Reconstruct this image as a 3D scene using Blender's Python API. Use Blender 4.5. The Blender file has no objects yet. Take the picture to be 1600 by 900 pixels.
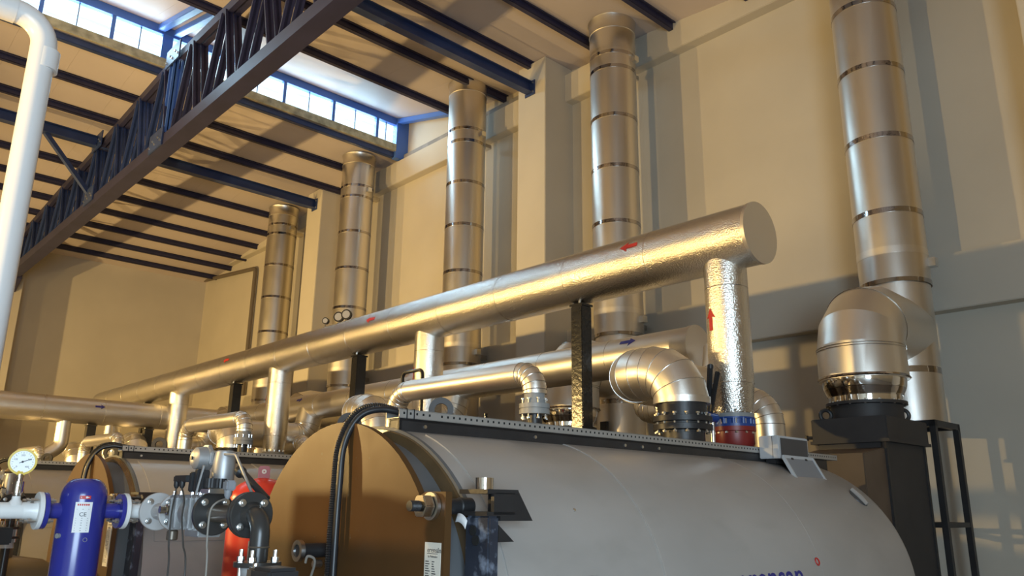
import bpy, bmesh, math, random
from mathutils import Vector, Matrix
random.seed(7)
PI = math.pi
S = bpy.context.scene
COL = S.collection

# ------------------------------------------------------------------ camera
def look_cam():
    yaw, pitch, roll = math.radians(47.282), math.radians(15.271), math.radians(0.724)
    fw = Vector((-math.sin(yaw)*math.cos(pitch), math.cos(yaw)*math.cos(pitch), math.sin(pitch)))
    rt = fw.cross(Vector((0, 0, 1))).normalized(); up = rt.cross(fw)
    r2 = rt*math.cos(roll) + up*math.sin(roll)
    u2 = -rt*math.sin(roll) + up*math.cos(roll)
    m = Matrix((r2, u2, -fw)).transposed().to_4x4()
    m.translation = Vector((0, 0, 1.7))
    c = bpy.data.cameras.new('camera'); o = bpy.data.objects.new('camera', c)
    COL.objects.link(o); o.matrix_world = m
    c.sensor_width = 36; c.lens = 1242.857/1600*36
    c.clip_start = 0.05; c.clip_end = 300
    S.camera = o
look_cam()

# ------------------------------------------------------------------ world, lamps, exposure
W = bpy.data.worlds.new('sky'); S.world = W; W.use_nodes = True
_b = W.node_tree.nodes['Background']
_b.inputs[0].default_value = (0.72, 0.90, 1.0, 1); _b.inputs[1].default_value = 1.9

def lamp(kind, loc, energy, color, size=0.2, size_y=None, aim=None, **kw):
    l = bpy.data.lights.new('lamp', kind); l.energy = energy; l.color = color
    if kind == 'AREA':
        l.size = size
        if size_y: l.shape = 'RECTANGLE'; l.size_y = size_y
    else: l.shadow_soft_size = size
    for k, v in kw.items(): setattr(l, k, v)
    o = bpy.data.objects.new('lamp', l); COL.objects.link(o); o.location = loc
    if aim is not None:
        o.rotation_euler = (Vector(aim)-Vector(loc)).to_track_quat('-Z', 'Y').to_euler()
    return o
SOD = (1.0, 0.67, 0.25)
# sodium lamps in a row along the firing aisle, left of the picture
for lx, e, ax, ay, ang in ((-5.1, 900, -6, 9, 160), (-13.2, 1900, 7, 9, 160), (-17.4, 2100, 2, 12, 140), (-21.5, 2300, -2, 12, 140)):
    lamp('SPOT', (lx, -3.0, 3.25), e, SOD, 0.08, aim=(lx+ax, -3.0+ay, 4.6 if ang == 160 else 2.6), spot_size=math.radians(ang), spot_blend=0.6 if ang == 160 else 0.9)
# daylight: loading door in the front wall right of the camera, and the sky behind the clerestory
lamp('AREA', (4.1, -2.2, 1.9), 520, (0.62, 0.82, 1.0), 3.6, 3.4, aim=(0, -0.6, 1.9))
lamp('AREA', (-15.35, 3.2, 10.55), 420, (0.52, 0.80, 1.0), 13.0, 0.7, aim=(-14.0, 3.2, 10.45))
S.view_settings.view_transform = 'Standard'; S.view_settings.look = 'None'
S.view_settings.exposure = 0.15; S.view_settings.gamma = 1.0
S.view_settings.use_curve_mapping = False
S.cycles.use_denoising = True
S.cycles.max_bounces = 7; S.cycles.diffuse_bounces = 4; S.cycles.glossy_bounces = 4
S.cycles.transparent_max_bounces = 8
S.cycles.caustics_reflective = False; S.cycles.caustics_refractive = False
S.cycles.sample_clamp_indirect = 4.0

# ------------------------------------------------------------------ materials
def mat(name, base, rough=0.5, metal=0.0, var=0.0, vscale=3.0, bump=0.0, bscale=60.0, rvar=0.0, spec=0.5, aniso=(1,1,1), dirt=None, coat=0.0, bdist=0.004):
    m = bpy.data.materials.new(name); m.use_nodes = True
    nt = m.node_tree; N = nt.nodes; P = N['Principled BSDF']
    P.inputs['Base Color'].default_value = (*base, 1); P.inputs['Roughness'].default_value = rough
    P.inputs['Metallic'].default_value = metal; P.inputs['Specular IOR Level'].default_value = spec
    if coat: P.inputs['Coat Weight'].default_value = coat; P.inputs['Coat Roughness'].default_value = 0.15
    tc = N.new('ShaderNodeTexCoord'); mp = N.new('ShaderNodeMapping'); mp.inputs['Scale'].default_value = aniso
    nt.links.new(tc.outputs['Object'], mp.inputs[0])
    def noise(sc, det=4):
        n = N.new('ShaderNodeTexNoise'); n.inputs['Scale'].default_value = sc; n.inputs['Detail'].default_value = det
        nt.links.new(mp.outputs[0], n.inputs['Vector']); return n
    if var or dirt:
        n = noise(vscale); r = N.new('ShaderNodeValToRGB')
        a = tuple(max(0, c*(1-var)) for c in base); b = tuple(min(1, c*(1+var)) for c in base)
        r.color_ramp.elements[0].position = 0.3; r.color_ramp.elements[1].position = 0.7
        r.color_ramp.elements[0].color = (*a, 1); r.color_ramp.elements[1].color = (*b, 1)
        nt.links.new(n.outputs[0], r.inputs[0]); out = r.outputs[0]
        if dirt:
            dcol, dsc, lo, hi = dirt
            n2 = noise(dsc, 6); r2 = N.new('ShaderNodeValToRGB')
            r2.color_ramp.elements[0].position = lo; r2.color_ramp.elements[1].position = hi
            r2.color_ramp.elements[0].color = (0, 0, 0, 1); r2.color_ramp.elements[1].color = (1, 1, 1, 1)
            nt.links.new(n2.outputs[0], r2.inputs[0])
            mx = N.new('ShaderNodeMixRGB'); nt.links.new(r2.outputs[0], mx.inputs[0]); nt.links.new(out, mx.inputs[1])
            mx.inputs[2].default_value = (*dcol, 1); out = mx.outputs[0]
        nt.links.new(out, P.inputs['Base Color'])
    if rvar:
        n = noise(vscale*2.3); mr = N.new('ShaderNodeMapRange')
        mr.inputs['To Min'].default_value = rough-rvar; mr.inputs['To Max'].default_value = rough+rvar
        nt.links.new(n.outputs[0], mr.inputs[0]); nt.links.new(mr.outputs[0], P.inputs['Roughness'])
    if bump:
        n = noise(bscale, 2); b = N.new('ShaderNodeBump'); b.inputs['Strength'].default_value = bump; b.inputs['Distance'].default_value = bdist
        nt.links.new(n.outputs[0], b.inputs['Height']); nt.links.new(b.outputs[0], P.inputs['Normal'])
    return m

M = {}
M['wall'] = mat('cream_plaster', (0.60, 0.55, 0.46), 0.85, var=0.05, vscale=0.8, bump=0.15, bscale=40)
M['roof'] = mat('roof_panel_paint', (0.64, 0.56, 0.53), 0.6, var=0.06, vscale=0.6)
M['foam'] = mat('panel_edge_foam', (0.42, 0.38, 0.25), 0.9, var=0.35, vscale=6, bump=0.6, bscale=25)
M['block'] = mat('grey_block', (0.30, 0.29, 0.28), 0.9, var=0.15, vscale=5, bump=0.4, bscale=30)
M['floor'] = mat('concrete', (0.32, 0.30, 0.28), 0.6, var=0.12, vscale=2)
M['steel_blue'] = mat('blue_paint', (0.030, 0.055, 0.16), 0.45, var=0.15, vscale=3)
M['steel_dark'] = mat('dark_blue_paint', (0.032, 0.032, 0.078), 0.5, var=0.15, vscale=3)
M['frame_blue'] = mat('window_blue_paint', (0.07, 0.17, 0.52), 0.4)
M['foil'] = mat('stucco_aluminium', (0.82, 0.79, 0.73), 0.24, 1.0, bump=1.0, bscale=80, bdist=0.005, var=0.04, vscale=2)
M['foil_smooth'] = mat('smooth_aluminium', (0.80, 0.76, 0.70), 0.38, 1.0, bump=0.25, bscale=150, rvar=0.06, vscale=3)
M['foil_stack'] = mat('stack_aluminium', (0.74, 0.70, 0.64), 0.34, 1.0, bump=0.10, bscale=120, rvar=0.05, vscale=2)
M['strap'] = mat('polished_strap', (0.45, 0.42, 0.40), 0.10, 1.0, bump=0.35, bscale=18)
M['seam'] = mat('seam_metal', (0.60, 0.57, 0.53), 0.25, 1.0)
M['chrome'] = mat('chrome_sheet', (0.80, 0.78, 0.74), 0.08, 1.0, bump=0.25, bscale=14)
M['clad'] = mat('boiler_cladding', (0.40, 0.375, 0.35), 0.33, var=0.08, vscale=2.2, rvar=0.06, dirt=((0.33, 0.31, 0.285), 3.5, 0.56, 0.85), aniso=(1, 0.5, 1))
M['door'] = mat('door_paint', (0.092, 0.045, 0.016), 0.42, spec=0.2, var=0.10, vscale=3, rvar=0.06, dirt=((0.10, 0.075, 0.05), 40, 0.68, 0.75))
M['front_gloss'] = mat('front_plate_gloss', (0.12, 0.075, 0.035), 0.18, var=0.25, vscale=6, bump=0.35, bscale=7)
M['drum'] = mat('door_drum_paint', (0.12, 0.125, 0.13), 0.5, var=0.1)
M['gloss_black'] = mat('gloss_black_plate', (0.035, 0.04, 0.055), 0.13, 0.35, var=0.3, vscale=12, bump=0.5, bscale=9)
M['black'] = mat('black_steel', (0.024, 0.023, 0.024), 0.42, var=0.2, vscale=6, bump=0.2, bscale=40)
M['black_shiny'] = mat('black_gloss_post', (0.02, 0.019, 0.018), 0.22, var=0.2, vscale=6, bump=0.6, bscale=25)
M['scratched'] = mat('scratched_black_blue', (0.03, 0.035, 0.05), 0.4, var=0.2, vscale=6, dirt=((0.26, 0.30, 0.38), 14, 0.52, 0.70), bump=0.3, bscale=30)
M['eco'] = mat('economiser_black', (0.035, 0.033, 0.034), 0.55, var=0.15, vscale=3)
M['brown'] = mat('brown_primer', (0.11, 0.075, 0.05), 0.5, var=0.15, vscale=3)
M['tray'] = mat('galvanised_tray', (0.50, 0.49, 0.47), 0.45, 0.6)
M['hole'] = mat('hole_dark', (0.01, 0.01, 0.01), 0.9)
M['cable'] = mat('black_conduit', (0.018, 0.018, 0.020), 0.35)
M['cable_grey'] = mat('grey_cable', (0.05, 0.045, 0.04), 0.5)
M['cable_pale'] = mat('pale_cable', (0.26, 0.24, 0.21), 0.5)
M['zinc'] = mat('zinc_bolt', (0.72, 0.72, 0.70), 0.28, 1.0)
M['zinc_yellow'] = mat('plated_nut', (0.66, 0.60, 0.50), 0.25, 1.0)
M['blue'] = mat('royal_blue_enamel', (0.030, 0.035, 0.26), 0.22, coat=0.4)
M['blue_flange'] = mat('blue_valve_paint', (0.02, 0.06, 0.24), 0.35)
M['red'] = mat('valve_red', (0.24, 0.025, 0.02), 0.4)
M['red_tank'] = mat('tank_red', (0.60, 0.045, 0.03), 0.3)
M['white_pipe'] = mat('white_paint_pipe', (0.78, 0.78, 0.76), 0.35)
M['pvc'] = mat('white_pvc', (0.80, 0.79, 0.78), 0.35)
M['yellow'] = mat('gauge_yellow', (0.75, 0.52, 0.06), 0.4)
M['dial'] = mat('dial_white', (0.85, 0.86, 0.86), 0.4)
M['print'] = mat('print_black', (0.02, 0.02, 0.025), 0.6)
M['print_red'] = mat('print_red', (0.55, 0.03, 0.02), 0.5)
M['print_blue'] = mat('print_blue', (0.03, 0.03, 0.22), 0.5)
M['paper'] = mat('label_paper', (0.78, 0.74, 0.64), 0.6)
M['paper_white'] = mat('paper_white', (0.80, 0.80, 0.80), 0.6)
M['grey_flange'] = mat('grey_flange_paint', (0.46, 0.45, 0.44), 0.4)
M['valve_grey'] = mat('valve_grey', (0.27, 0.27, 0.26), 0.45)
M['alu'] = mat('cast_aluminium', (0.40, 0.40, 0.40), 0.45, 0.6)
M['plug_black'] = mat('black_plastic', (0.02, 0.02, 0.022), 0.45)
M['plug_grey'] = mat('grey_plastic', (0.25, 0.26, 0.28), 0.5)
M['gas_black'] = mat('black_gas_pipe', (0.035, 0.034, 0.033), 0.30)
M['gas_brown'] = mat('bare_gas_pipe', (0.16, 0.13, 0.10), 0.35, 0.4)
M['box_grey'] = mat('light_grey_box', (0.52, 0.53, 0.54), 0.35)
M['panel_dark'] = mat('dark_panel', (0.06, 0.06, 0.065), 0.4)
M['conduit_wall'] = mat('wall_conduit_grey', (0.16, 0.13, 0.10), 0.6)
M['olive'] = mat('burner_olive', (0.20, 0.15, 0.08), 0.5)
M['sight'] = mat('sight_glass', (0.05, 0.05, 0.05), 0.08)
def pane_mat():
    m = bpy.data.materials.new('clerestory_glass'); m.use_nodes = True; nt = m.node_tree; N = nt.nodes
    for n in list(N): N.remove(n)
    o = N.new('ShaderNodeOutputMaterial'); t = N.new('ShaderNodeBsdfTransparent'); g = N.new('ShaderNodeBsdfGlossy'); x = N.new('ShaderNodeMixShader')
    tc = N.new('ShaderNodeTexCoord'); mp = N.new('ShaderNodeMapping'); mp.inputs['Scale'].default_value = (1, 0.7, 9)
    nz = N.new('ShaderNodeTexNoise'); nz.inputs['Scale'].default_value = 1.6; cr = N.new('ShaderNodeValToRGB')
    nt.links.new(tc.outputs['Object'], mp.inputs[0]); nt.links.new(mp.outputs[0], nz.inputs['Vector']); nt.links.new(nz.outputs[0], cr.inputs[0])
    cr.color_ramp.elements[0].position = 0.35; cr.color_ramp.elements[1].position = 0.5
    cr.color_ramp.elements[0].color = (0.80, 0.90, 0.94, 1); cr.color_ramp.elements[1].color = (1, 1, 1, 1)
    nt.links.new(cr.outputs[0], t.inputs[0])
    g.inputs['Roughness'].default_value = 0.05; x.inputs[0].default_value = 0.05
    nt.links.new(t.outputs[0], x.inputs[1]); nt.links.new(g.outputs[0], x.inputs[2]); nt.links.new(x.outputs[0], o.inputs[0])
    return m
M['pane'] = pane_mat()

# ------------------------------------------------------------------ mesh helpers
class MB:
    def __init__(s): s.v = []; s.f = []
    def add(s, vs, fs):
        o = len(s.v); s.v += [Vector(v) for v in vs]; s.f += [tuple(i+o for i in f) for f in fs]; return s
    def box(s, lo, hi):
        x0, y0, z0 = lo; x1, y1, z1 = hi
        return s.add([(x0,y0,z0),(x1,y0,z0),(x1,y1,z0),(x0,y1,z0),(x0,y0,z1),(x1,y0,z1),(x1,y1,z1),(x0,y1,z1)],
                     [(0,3,2,1),(4,5,6,7),(0,1,5,4),(1,2,6,5),(2,3,7,6),(3,0,4,7)])
    def bar(s, a, b, w, h, up=(0, 0, 1)):
        a = Vector(a); b = Vector(b); d = (b-a).normalized(); u = Vector(up)
        r = d.cross(u)
        if r.length < 1e-5: r = d.cross(Vector((1, 0, 0)))
        r.normalize(); u = r.cross(d)
        P = []
        for p in (a, b):
            for sx, sz in ((-1,-1),(1,-1),(1,1),(-1,1)): P.append(p + r*sx*w/2 + u*sz*h/2)
        return s.add(P, [(0,1,2,3),(7,6,5,4),(0,4,5,1),(1,5,6,2),(2,6,7,3),(3,7,4,0)])
    def rings(s, rings, cap0=True, cap1=True, closed=False):
        n = len(rings[0]); o = len(s.v)
        for r in rings: s.v += [Vector(p) for p in r]
        k = len(rings)
        for i in range(k if closed else k-1):
            a = o+i*n; b = o+((i+1) % k)*n
            for j in range(n):
                j2 = (j+1) % n; s.f.append((a+j, a+j2, b+j2, b+j))
        if not closed:
            if cap0: s.f.append(tuple(o+j for j in reversed(range(n))))
            if cap1: s.f.append(tuple(o+(k-1)*n+j for j in range(n)))
        return s
    def tube(s, pts, r, n=16, cap=True, closed=False):
        pts = [Vector(p) for p in pts]; k = len(pts)
        R = r if isinstance(r, (list, tuple)) else [r]*k
        T = []
        for i in range(k):
            if closed: t = pts[(i+1) % k]-pts[i-1]
            elif i == 0: t = pts[1]-pts[0]
            elif i == k-1: t = pts[-1]-pts[-2]
            else: t = (pts[i+1]-pts[i]).normalized()+(pts[i]-pts[i-1]).normalized()
            T.append(t.normalized())
        u = T[0].cross(Vector((0, 0, 1)))
        if u.length < 0.01: u = T[0].cross(Vector((0, 1, 0)))
        u.normalize(); rg = []
        for i in range(k):
            if i:
                q = T[i-1].rotation_difference(T[i]); u = q @ u
            u = (u-T[i]*u.dot(T[i])).normalized(); w = T[i].cross(u)
            rg.append([pts[i]+(u*math.cos(2*PI*j/n)+w*math.sin(2*PI*j/n))*R[i] for j in range(n)])
        return s.rings(rg, cap, cap, closed)
    def cyl(s, a, b, r0, r1=None, n=24, cap=True):
        return s.tube([a, b], [r0, r0 if r1 is None else r1], n, cap)
    def lathe(s, org, axis, prof, n=32, cap=True):      # prof: (distance along the axis, radius)
        org = Vector(org); d = Vector(axis).normalized()
        u = d.cross(Vector((0, 0, 1)))
        if u.length < 0.01: u = Vector((1, 0, 0))
        u.normalize(); w = d.cross(u)
        rg = [[org+d*t+(u*math.cos(2*PI*j/n)+w*math.sin(2*PI*j/n))*max(r, 1e-4) for j in range(n)] for t, r in prof]
        return s.rings(rg, cap, cap)
    def ring(s, org, axis, r_in, r_out, t, n=32):       # flat washer
        org = Vector(org); d = Vector(axis).normalized()
        u = d.cross(Vector((0, 0, 1)))
        if u.length < 0.01: u = Vector((1, 0, 0))
        u.normalize(); w = d.cross(u); rg = []
        for tt, rr in ((-t/2, r_in), (-t/2, r_out), (t/2, r_out), (t/2, r_in)):
            rg.append([org+d*tt+(u*math.cos(2*PI*j/n)+w*math.sin(2*PI*j/n))*rr for j in range(n)])
        return s.rings(rg, closed=True)
    def prism(s, poly, lo, hi, plane='XZ'):             # polygon extruded along the missing axis
        def P(a, b, c): return {'XZ': (a, c, b), 'XY': (a, b, c), 'YZ': (c, a, b)}[plane]
        n = len(poly)
        vs = [P(a, b, lo) for a, b in poly]+[P(a, b, hi) for a, b in poly]
        fs = [tuple(range(n)), tuple(range(2*n-1, n-1, -1))]+[(i, i+n, (i+1) % n+n, (i+1) % n) for i in range(n)]
        return s.add(vs, fs)

ROOT = {}
def fin(o, label=None, cat=None, group=None, kind=None):
    if label: o['label'] = label
    if cat: o['category'] = cat
    if group: o['group'] = group
    if kind: o['kind'] = kind
    return o
def thing(name, loc, label, cat, group=None, kind=None):
    o = bpy.data.objects.new(name, None); o.empty_display_size = 0.1; COL.objects.link(o); o.location = loc
    ROOT[o.name] = Vector(loc)
    return fin(o, label, cat, group, kind)
def obj(name, mb, m, parent=None, label=None, smooth=35, bevel=0, loc=None, **kw):
    base = ROOT[parent.name] if parent else (Vector(loc) if loc is not None else Vector((0, 0, 0)))
    if not parent and loc is None and kw.get('kind') != 'structure' and mb.v:
        xs = [v.x for v in mb.v]; ys = [v.y for v in mb.v]; zs = [v.z for v in mb.v]
        base = Vector(((min(xs)+max(xs))/2, (min(ys)+max(ys))/2, min(zs)))
    me = bpy.data.meshes.new(name); me.from_pydata([v-base for v in mb.v], [], mb.f)
    bm = bmesh.new(); bm.from_mesh(me); bmesh.ops.recalc_face_normals(bm, faces=bm.faces)
    if bevel: bmesh.ops.bevel(bm, geom=[e for e in bm.edges if len(e.link_faces) == 2 and e.calc_face_angle(0) > 0.6], offset=bevel, segments=2, affect='EDGES', clamp_overlap=True)
    bm.to_mesh(me); bm.free()
    me.materials.append(M[m] if isinstance(m, str) else m)
    if smooth:
        me.polygons.foreach_set('use_smooth', [True]*len(me.polygons)); me.set_sharp_from_angle(angle=math.radians(smooth))
    o = bpy.data.objects.new(name, me); COL.objects.link(o)
    if parent: o.parent = parent
    else: o.location = base
    ROOT[o.name] = base
    return fin(o, label, **kw)
def copy_tree(o, off=None, label=None, parent=None):
    c = o.copy(); COL.objects.link(c)
    if parent: c.parent = parent
    if off is not None: c.location = Vector(o.location)+Vector(off)
    if label: c['label'] = label
    ROOT[c.name] = ROOT.get(o.name, Vector((0, 0, 0)))+(Vector(off) if off is not None else Vector((0, 0, 0)))
    for ch in list(o.children): copy_tree(ch, None, None, c)
    return c
def bend(pts, rad, seg=6):                                # polyline with mitred bends; returns path and joint indices
    pts = [Vector(p) for p in pts]; out = [pts[0]]; J = []
    rads = rad if isinstance(rad, (list, tuple)) else [rad]*(len(pts)-2)
    for i in range(1, len(pts)-1):
        a = (pts[i-1]-pts[i]).normalized(); b = (pts[i+1]-pts[i]).normalized(); r = rads[i-1]
        ang = a.angle(b); d = r/math.tan(ang/2)
        p0 = pts[i]+a*d; p1 = pts[i]+b*d
        bis = (a+b).normalized(); cen = pts[i]+bis*(r/math.sin(ang/2))
        v0 = p0-cen; v1 = p1-cen; tot = v0.angle(v1); ax = v0.cross(v1).normalized()
        for k in range(seg+1):
            out.append(cen+Matrix.Rotation(tot*k/seg, 3, ax) @ v0); J.append(len(out)-1)
    out.append(pts[-1]); return out, J
def circ(p, d, r, n=32):
    d = Vector(d).normalized(); u = d.cross(Vector((0, 0, 1)))
    if u.length < 0.01: u = Vector((1, 0, 0))
    u.normalize(); w = d.cross(u)
    return [Vector(p)+(u*math.cos(2*PI*j/n)+w*math.sin(2*PI*j/n))*r for j in range(n)]
def bead(p, d, r, th=0.006, n=40):
    return MB().tube(circ(p, d, r, n), th, 6, closed=True)
def band(p, d, r, w, t=0.004, n=48):
    return MB().ring(p, d, r-0.002, r+t, w, n)
def insulated(t, pts, R, rad, m='foil_smooth', seg=6, n=40, jacket='jacket', beads=True):
    path, J = bend(pts, rad, seg) if len(pts) > 2 else ([Vector(p) for p in pts], [])
    obj(jacket, MB().tube(path, R, n), m, t, smooth=12)
    if beads:
        for k in J:
            d = (path[k+1]-path[k-1]); obj('gore_seam', bead(path[k], d, R, 0.0035), 'seam', t)
    return path
def bolts(cen, axis, r, n, size, length, m='zinc', a0=0.0):
    d = Vector(axis).normalized(); out = []
    u = d.cross(Vector((0, 0, 1)))
    if u.length < 0.01: u = Vector((1, 0, 0))
    u.normalize(); w = d.cross(u)
    for k in range(n):
        a = a0+2*PI*k/n; p = Vector(cen)+(u*math.cos(a)+w*math.sin(a))*r
        mb = MB().cyl(p-d*length/2, p+d*length/2, size*0.5, n=8)
        mb.cyl(p-d*length/2, p-d*(length/2-size*0.8), size, n=6); mb.cyl(p+d*(length/2-size*0.8), p+d*length/2, size, n=6)
        out.append(mb)
    return out
ARROW = [(-0.5, -0.10), (0.12, -0.10), (0.06, -0.27), (0.5, 0.0), (0.06, 0.27), (0.12, 0.10), (-0.5, 0.10)]
def arrow_on_cyl(org, axis, up, R, size, m, t, flip=False):
    # flat arrow sticker laid on a pipe: runs along axis, centred where direction 'up' leaves the pipe
    d = Vector(axis).normalized(); u = Vector(up); u = (u-d*u.dot(d)).normalized(); w = d.cross(u)
    vs = []
    poly = [(-x if flip else x, y) for x, y in ARROW]
    dense = []
    for i in range(len(poly)):
        dense.append(poly[i])
    for lift in (0.002, 0.004):
        for x, y in dense:
            a = y*size/R; vs.append(Vector(org)+d*x*size+(u*math.cos(a)+w*math.sin(a))*(R+lift))
    n = len(dense); mb = MB()
    F = [(0, 1, 5, 6), (1, 2, 3), (1, 3, 5), (3, 4, 5)]
    fs = [tuple(f) for f in F]+[tuple(i+n for i in reversed(f)) for f in F]+[(i, i+n, (i+1) % n+n, (i+1) % n) for i in range(n)]
    mb.add(vs, fs)
    return obj('flow_arrow', mb, m, t, smooth=0, label=None)
def text_mesh(txt, size, fn, m, parent, name='lettering', depth=0.001):
    c = bpy.data.curves.new(name, 'FONT'); c.body = txt; c.size = size; c.extrude = depth; c.resolution_u = 3
    o = bpy.data.objects.new('tmp', c); COL.objects.link(o)
    dg = bpy.context.evaluated_depsgraph_get(); me0 = o.evaluated_get(dg).to_mesh()
    vs = [fn(v.co.x, v.co.y, v.co.z) for v in me0.vertices]; fs = [tuple(p.vertices) for p in me0.polygons]
    o.evaluated_get(dg).to_mesh_clear(); bpy.data.objects.remove(o); bpy.data.curves.remove(c)
    mb = MB().add(vs, fs); return obj(name, mb, m, parent, smooth=0)

# ------------------------------------------------------------------ building shell
ZN = lambda x: (9.72-0.098*(x+7.7) if x > -12.8 else 10.22-0.262*(x+12.8))          # underside of the near roof slope
ZF = lambda x: 9.90+0.081*(x+15.0)         # underside of the far roof slope
XW = -14.95                                # clerestory plane
X0, X1, Y0, Y1 = -26.6, 4.2, -5.0, 10.2
ST = dict(kind='structure')
obj('floor', MB().box((X0-.3, Y0-.3, -0.2), (X1+.3, Y1+.3, 0)), 'floor', **ST)
wb = obj('wall_back', MB().prism([(X0-.3, 0), (X1+.3, 0), (X1+.3, ZN(X1)+.1), (-12.8, ZN(-12.8)+.1), (XW, ZN(XW)+.1), (XW, ZF(XW)+.1), (X0-.3, ZF(X0)+.1)], Y1, Y1+.3), 'wall', smooth=0, **ST)
obj('ring_beam', MB().box((X0, 10.0, 9.13), (X1, 10.25, 9.70)), 'wall', wb, smooth=0, bevel=.01)
obj('wall_beam', MB().box((X0, 10.0, 4.0), (X1, 10.25, 4.68)), 'wall', wb, smooth=0, bevel=.01)
obj('block_course', MB().box((-14.9, 10.09, 9.70), (-10.2, 10.25, 9.86)), 'block', wb, smooth=0)
for k, (ca, cb) in enumerate(((-10.14, -9.40), (-18.3, -17.55), (-1.9, -1.15))):
    obj('column', MB().box((ca, 9.46, 0), (cb, 10.25, (ZN(cb) if ca > XW else ZF(ca)))), 'wall', wb, smooth=0, bevel=.012)
wl = obj('wall_left', MB().box((X0-.3, Y0-.3, 0), (X0, Y1+.3, 9.2)), 'wall', smooth=0, **ST)
obj('column', MB().box((X0-.02, 4.0, 0), (-25.8, 4.67, 8.9)), 'wall', wl, smooth=0, bevel=.012)
obj('wall_right', MB().box((X1, Y0-.3, 0), (X1+.3, -4.1, 9.0)).box((X1, -0.3, 0), (X1+.3, Y1+.3, 9.0)).box((X1, -4.1, 3.7), (X1+.3, -0.3, 9.0)), 'wall', smooth=0, **ST)
obj('wall_front', MB().box((X0-.3, Y0-.3, 0), (X1+.3, Y0, 11.0)), 'wall', smooth=0, **ST)
# ceilings: sandwich panels side by side, purlins under them
def slope(name, xa, xb, Z, xs, matp):
    c = obj(name, MB().prism([(xa, Z(xa)+.09), (xb, Z(xb)+.09), (xb, Z(xb)+.16), (xa, Z(xa)+.16)], Y0-.3, Y1+.3), 'roof', smooth=0, **ST)
    y = Y0
    while y < Y1-.01:
        y2 = min(y+1.0, Y1)
        obj('roof_panel', MB().prism([(xa, Z(xa)), (xb, Z(xb)), (xb, Z(xb)+.10), (xa, Z(xa)+.10)], y+.0012, y2-.0012), 'roof', c, smooth=0)
        y += 1.0
    for x in xs:
        z = Z(x)
        mb = MB().box((x-.012, Y0, z-.13), (x+.012, Y1, z+.0)).box((x-.07, Y0, z-.135), (x+.012, Y1, z-.12)).box((x-.012, Y0, z-.012), (x+.07, Y1, z))
        mb.box((x+.055, Y0, z-.03), (x+.07, Y1, z)).box((x-.07, Y0, z-.12), (x-.06, Y1, z-.10))
        obj('purlin', mb, matp , c, smooth=0)
    return c
slope('ceiling', -15.3, -12.8, ZN, [], 'steel_dark')
slope('ceiling', -12.8, X1+.3, ZN, [-12.74, -11.3, -9.8, -8.38, -6.9, -5.45, -4.0, -2.5, -1.0, 0.5, 2.0, 3.5], 'steel_dark')
cf = slope('ceiling', X0-.3, -14.9, ZF, [-16.3, -17.5, -18.75, -20.0, -21.25, -22.35, -23.5, -24.6, -25.7], 'steel_dark')
obj('panel_edge', MB().box((-14.90, Y0, ZF(-14.9)-.02), (-14.86, 9.98, ZF(-14.9)+.16)), 'foam', cf, smooth=0)
obj('purlin', MB().box((-15.06, Y0, ZF(-15)-.15), (-14.94, 9.98, ZF(-15)-.02)), 'steel_blue', cf, smooth=0, bevel=.012, label='blue edge purlin under the clerestory sill')

# clerestory window
win = obj('window_1', MB().box((XW-.06, Y0, 10.59), (XW+.06, 9.98, 10.80)), 'frame_blue', smooth=0, bevel=.008, **ST)
def z_sill(): return 9.97
mull = [9.331, 8.15, 6.933, 5.72, 4.40, 3.393, 2.2, 1.0, -0.2, -1.4, -2.6, -3.8, -5.0]
obj('sill_frame', MB().box((XW-.04, Y0, 10.06), (XW+.03, 9.98, 10.095)), 'frame_blue', win, smooth=0)
for y in mull[:-1]:
    w = .10 if abs(y-4.4) < .01 else .035
    obj('mullion', MB().box((XW-.04, y-w, 10.06), (XW+.05, y+w, 10.60)), 'frame_blue', win, smooth=0)
obj('corner_post', MB().box((XW-.08, 9.86, 9.72), (XW+.10, 10.22, 10.82)), 'frame_blue', win, smooth=0, bevel=.01)
ys = [9.86]+mull
for a, b in zip(ys[:-1], ys[1:]):
    mid = (a+b)/2
    obj('glazing_bar', MB().box((XW-.015, mid-.009, 10.09), (XW+.015, mid+.009, 10.60)), 'steel_blue', win, smooth=0)
    for lo, hi in ((b, mid), (mid, a)):
        obj('pane', MB().box((XW-.006, lo+.006, 10.09), (XW+.006, hi-.006, 10.595)), 'pane', win, smooth=0)
def raft(y, name):
    return MB().bar((XW, y, ZN(XW)-.07), (-12.75, y, ZN(-12.75)-.07), .14, .12)
obj('wall_rafter', raft(9.93, ''), 'frame_blue', win, smooth=0, bevel=.01)
obj('truss_rafter', raft(4.25, ''), 'frame_blue', win, smooth=0, bevel=.01)
obj('truss_rafter', raft(4.55, ''), 'frame_blue', win, smooth=0, bevel=.01)

# main roof beams (level I-sections along Y onto the wall columns)
def roof_beam(x, z, label):
    t = thing('roof_beam', (x, 2, z-.12), label, 'beam', 'main blue roof beams')
    mb = MB().box((x-.08, Y0, z-.115), (x+.08, 9.44, z-.098)).box((x-.08, Y0, z+.098), (x+.08, 9.44, z+.115)).box((x-.006, Y0, z-.1), (x+.006, 9.44, z+.1))
    obj('beam_section', mb, 'steel_blue', t, smooth=0)
    obj('end_plate', MB().box((x-.13, 9.44, z-.16), (x+.13, 9.46, z+.14)), 'steel_blue', t, smooth=0)
    for sx in (-.09, .09):
        for sz in (-.1, .08): obj('bolt', MB().cyl((x+sx, 9.415, z+sz), (x+sx, 9.44, z+sz), .018, n=6), 'zinc', t)
    return t
roof_beam(-9.8, 9.36, 'thick blue steel roof beam running onto the wall column left of the tall second stack')
roof_beam(-17.9, 9.24, 'thick blue steel roof beam running onto the column between the two far stacks')

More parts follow.
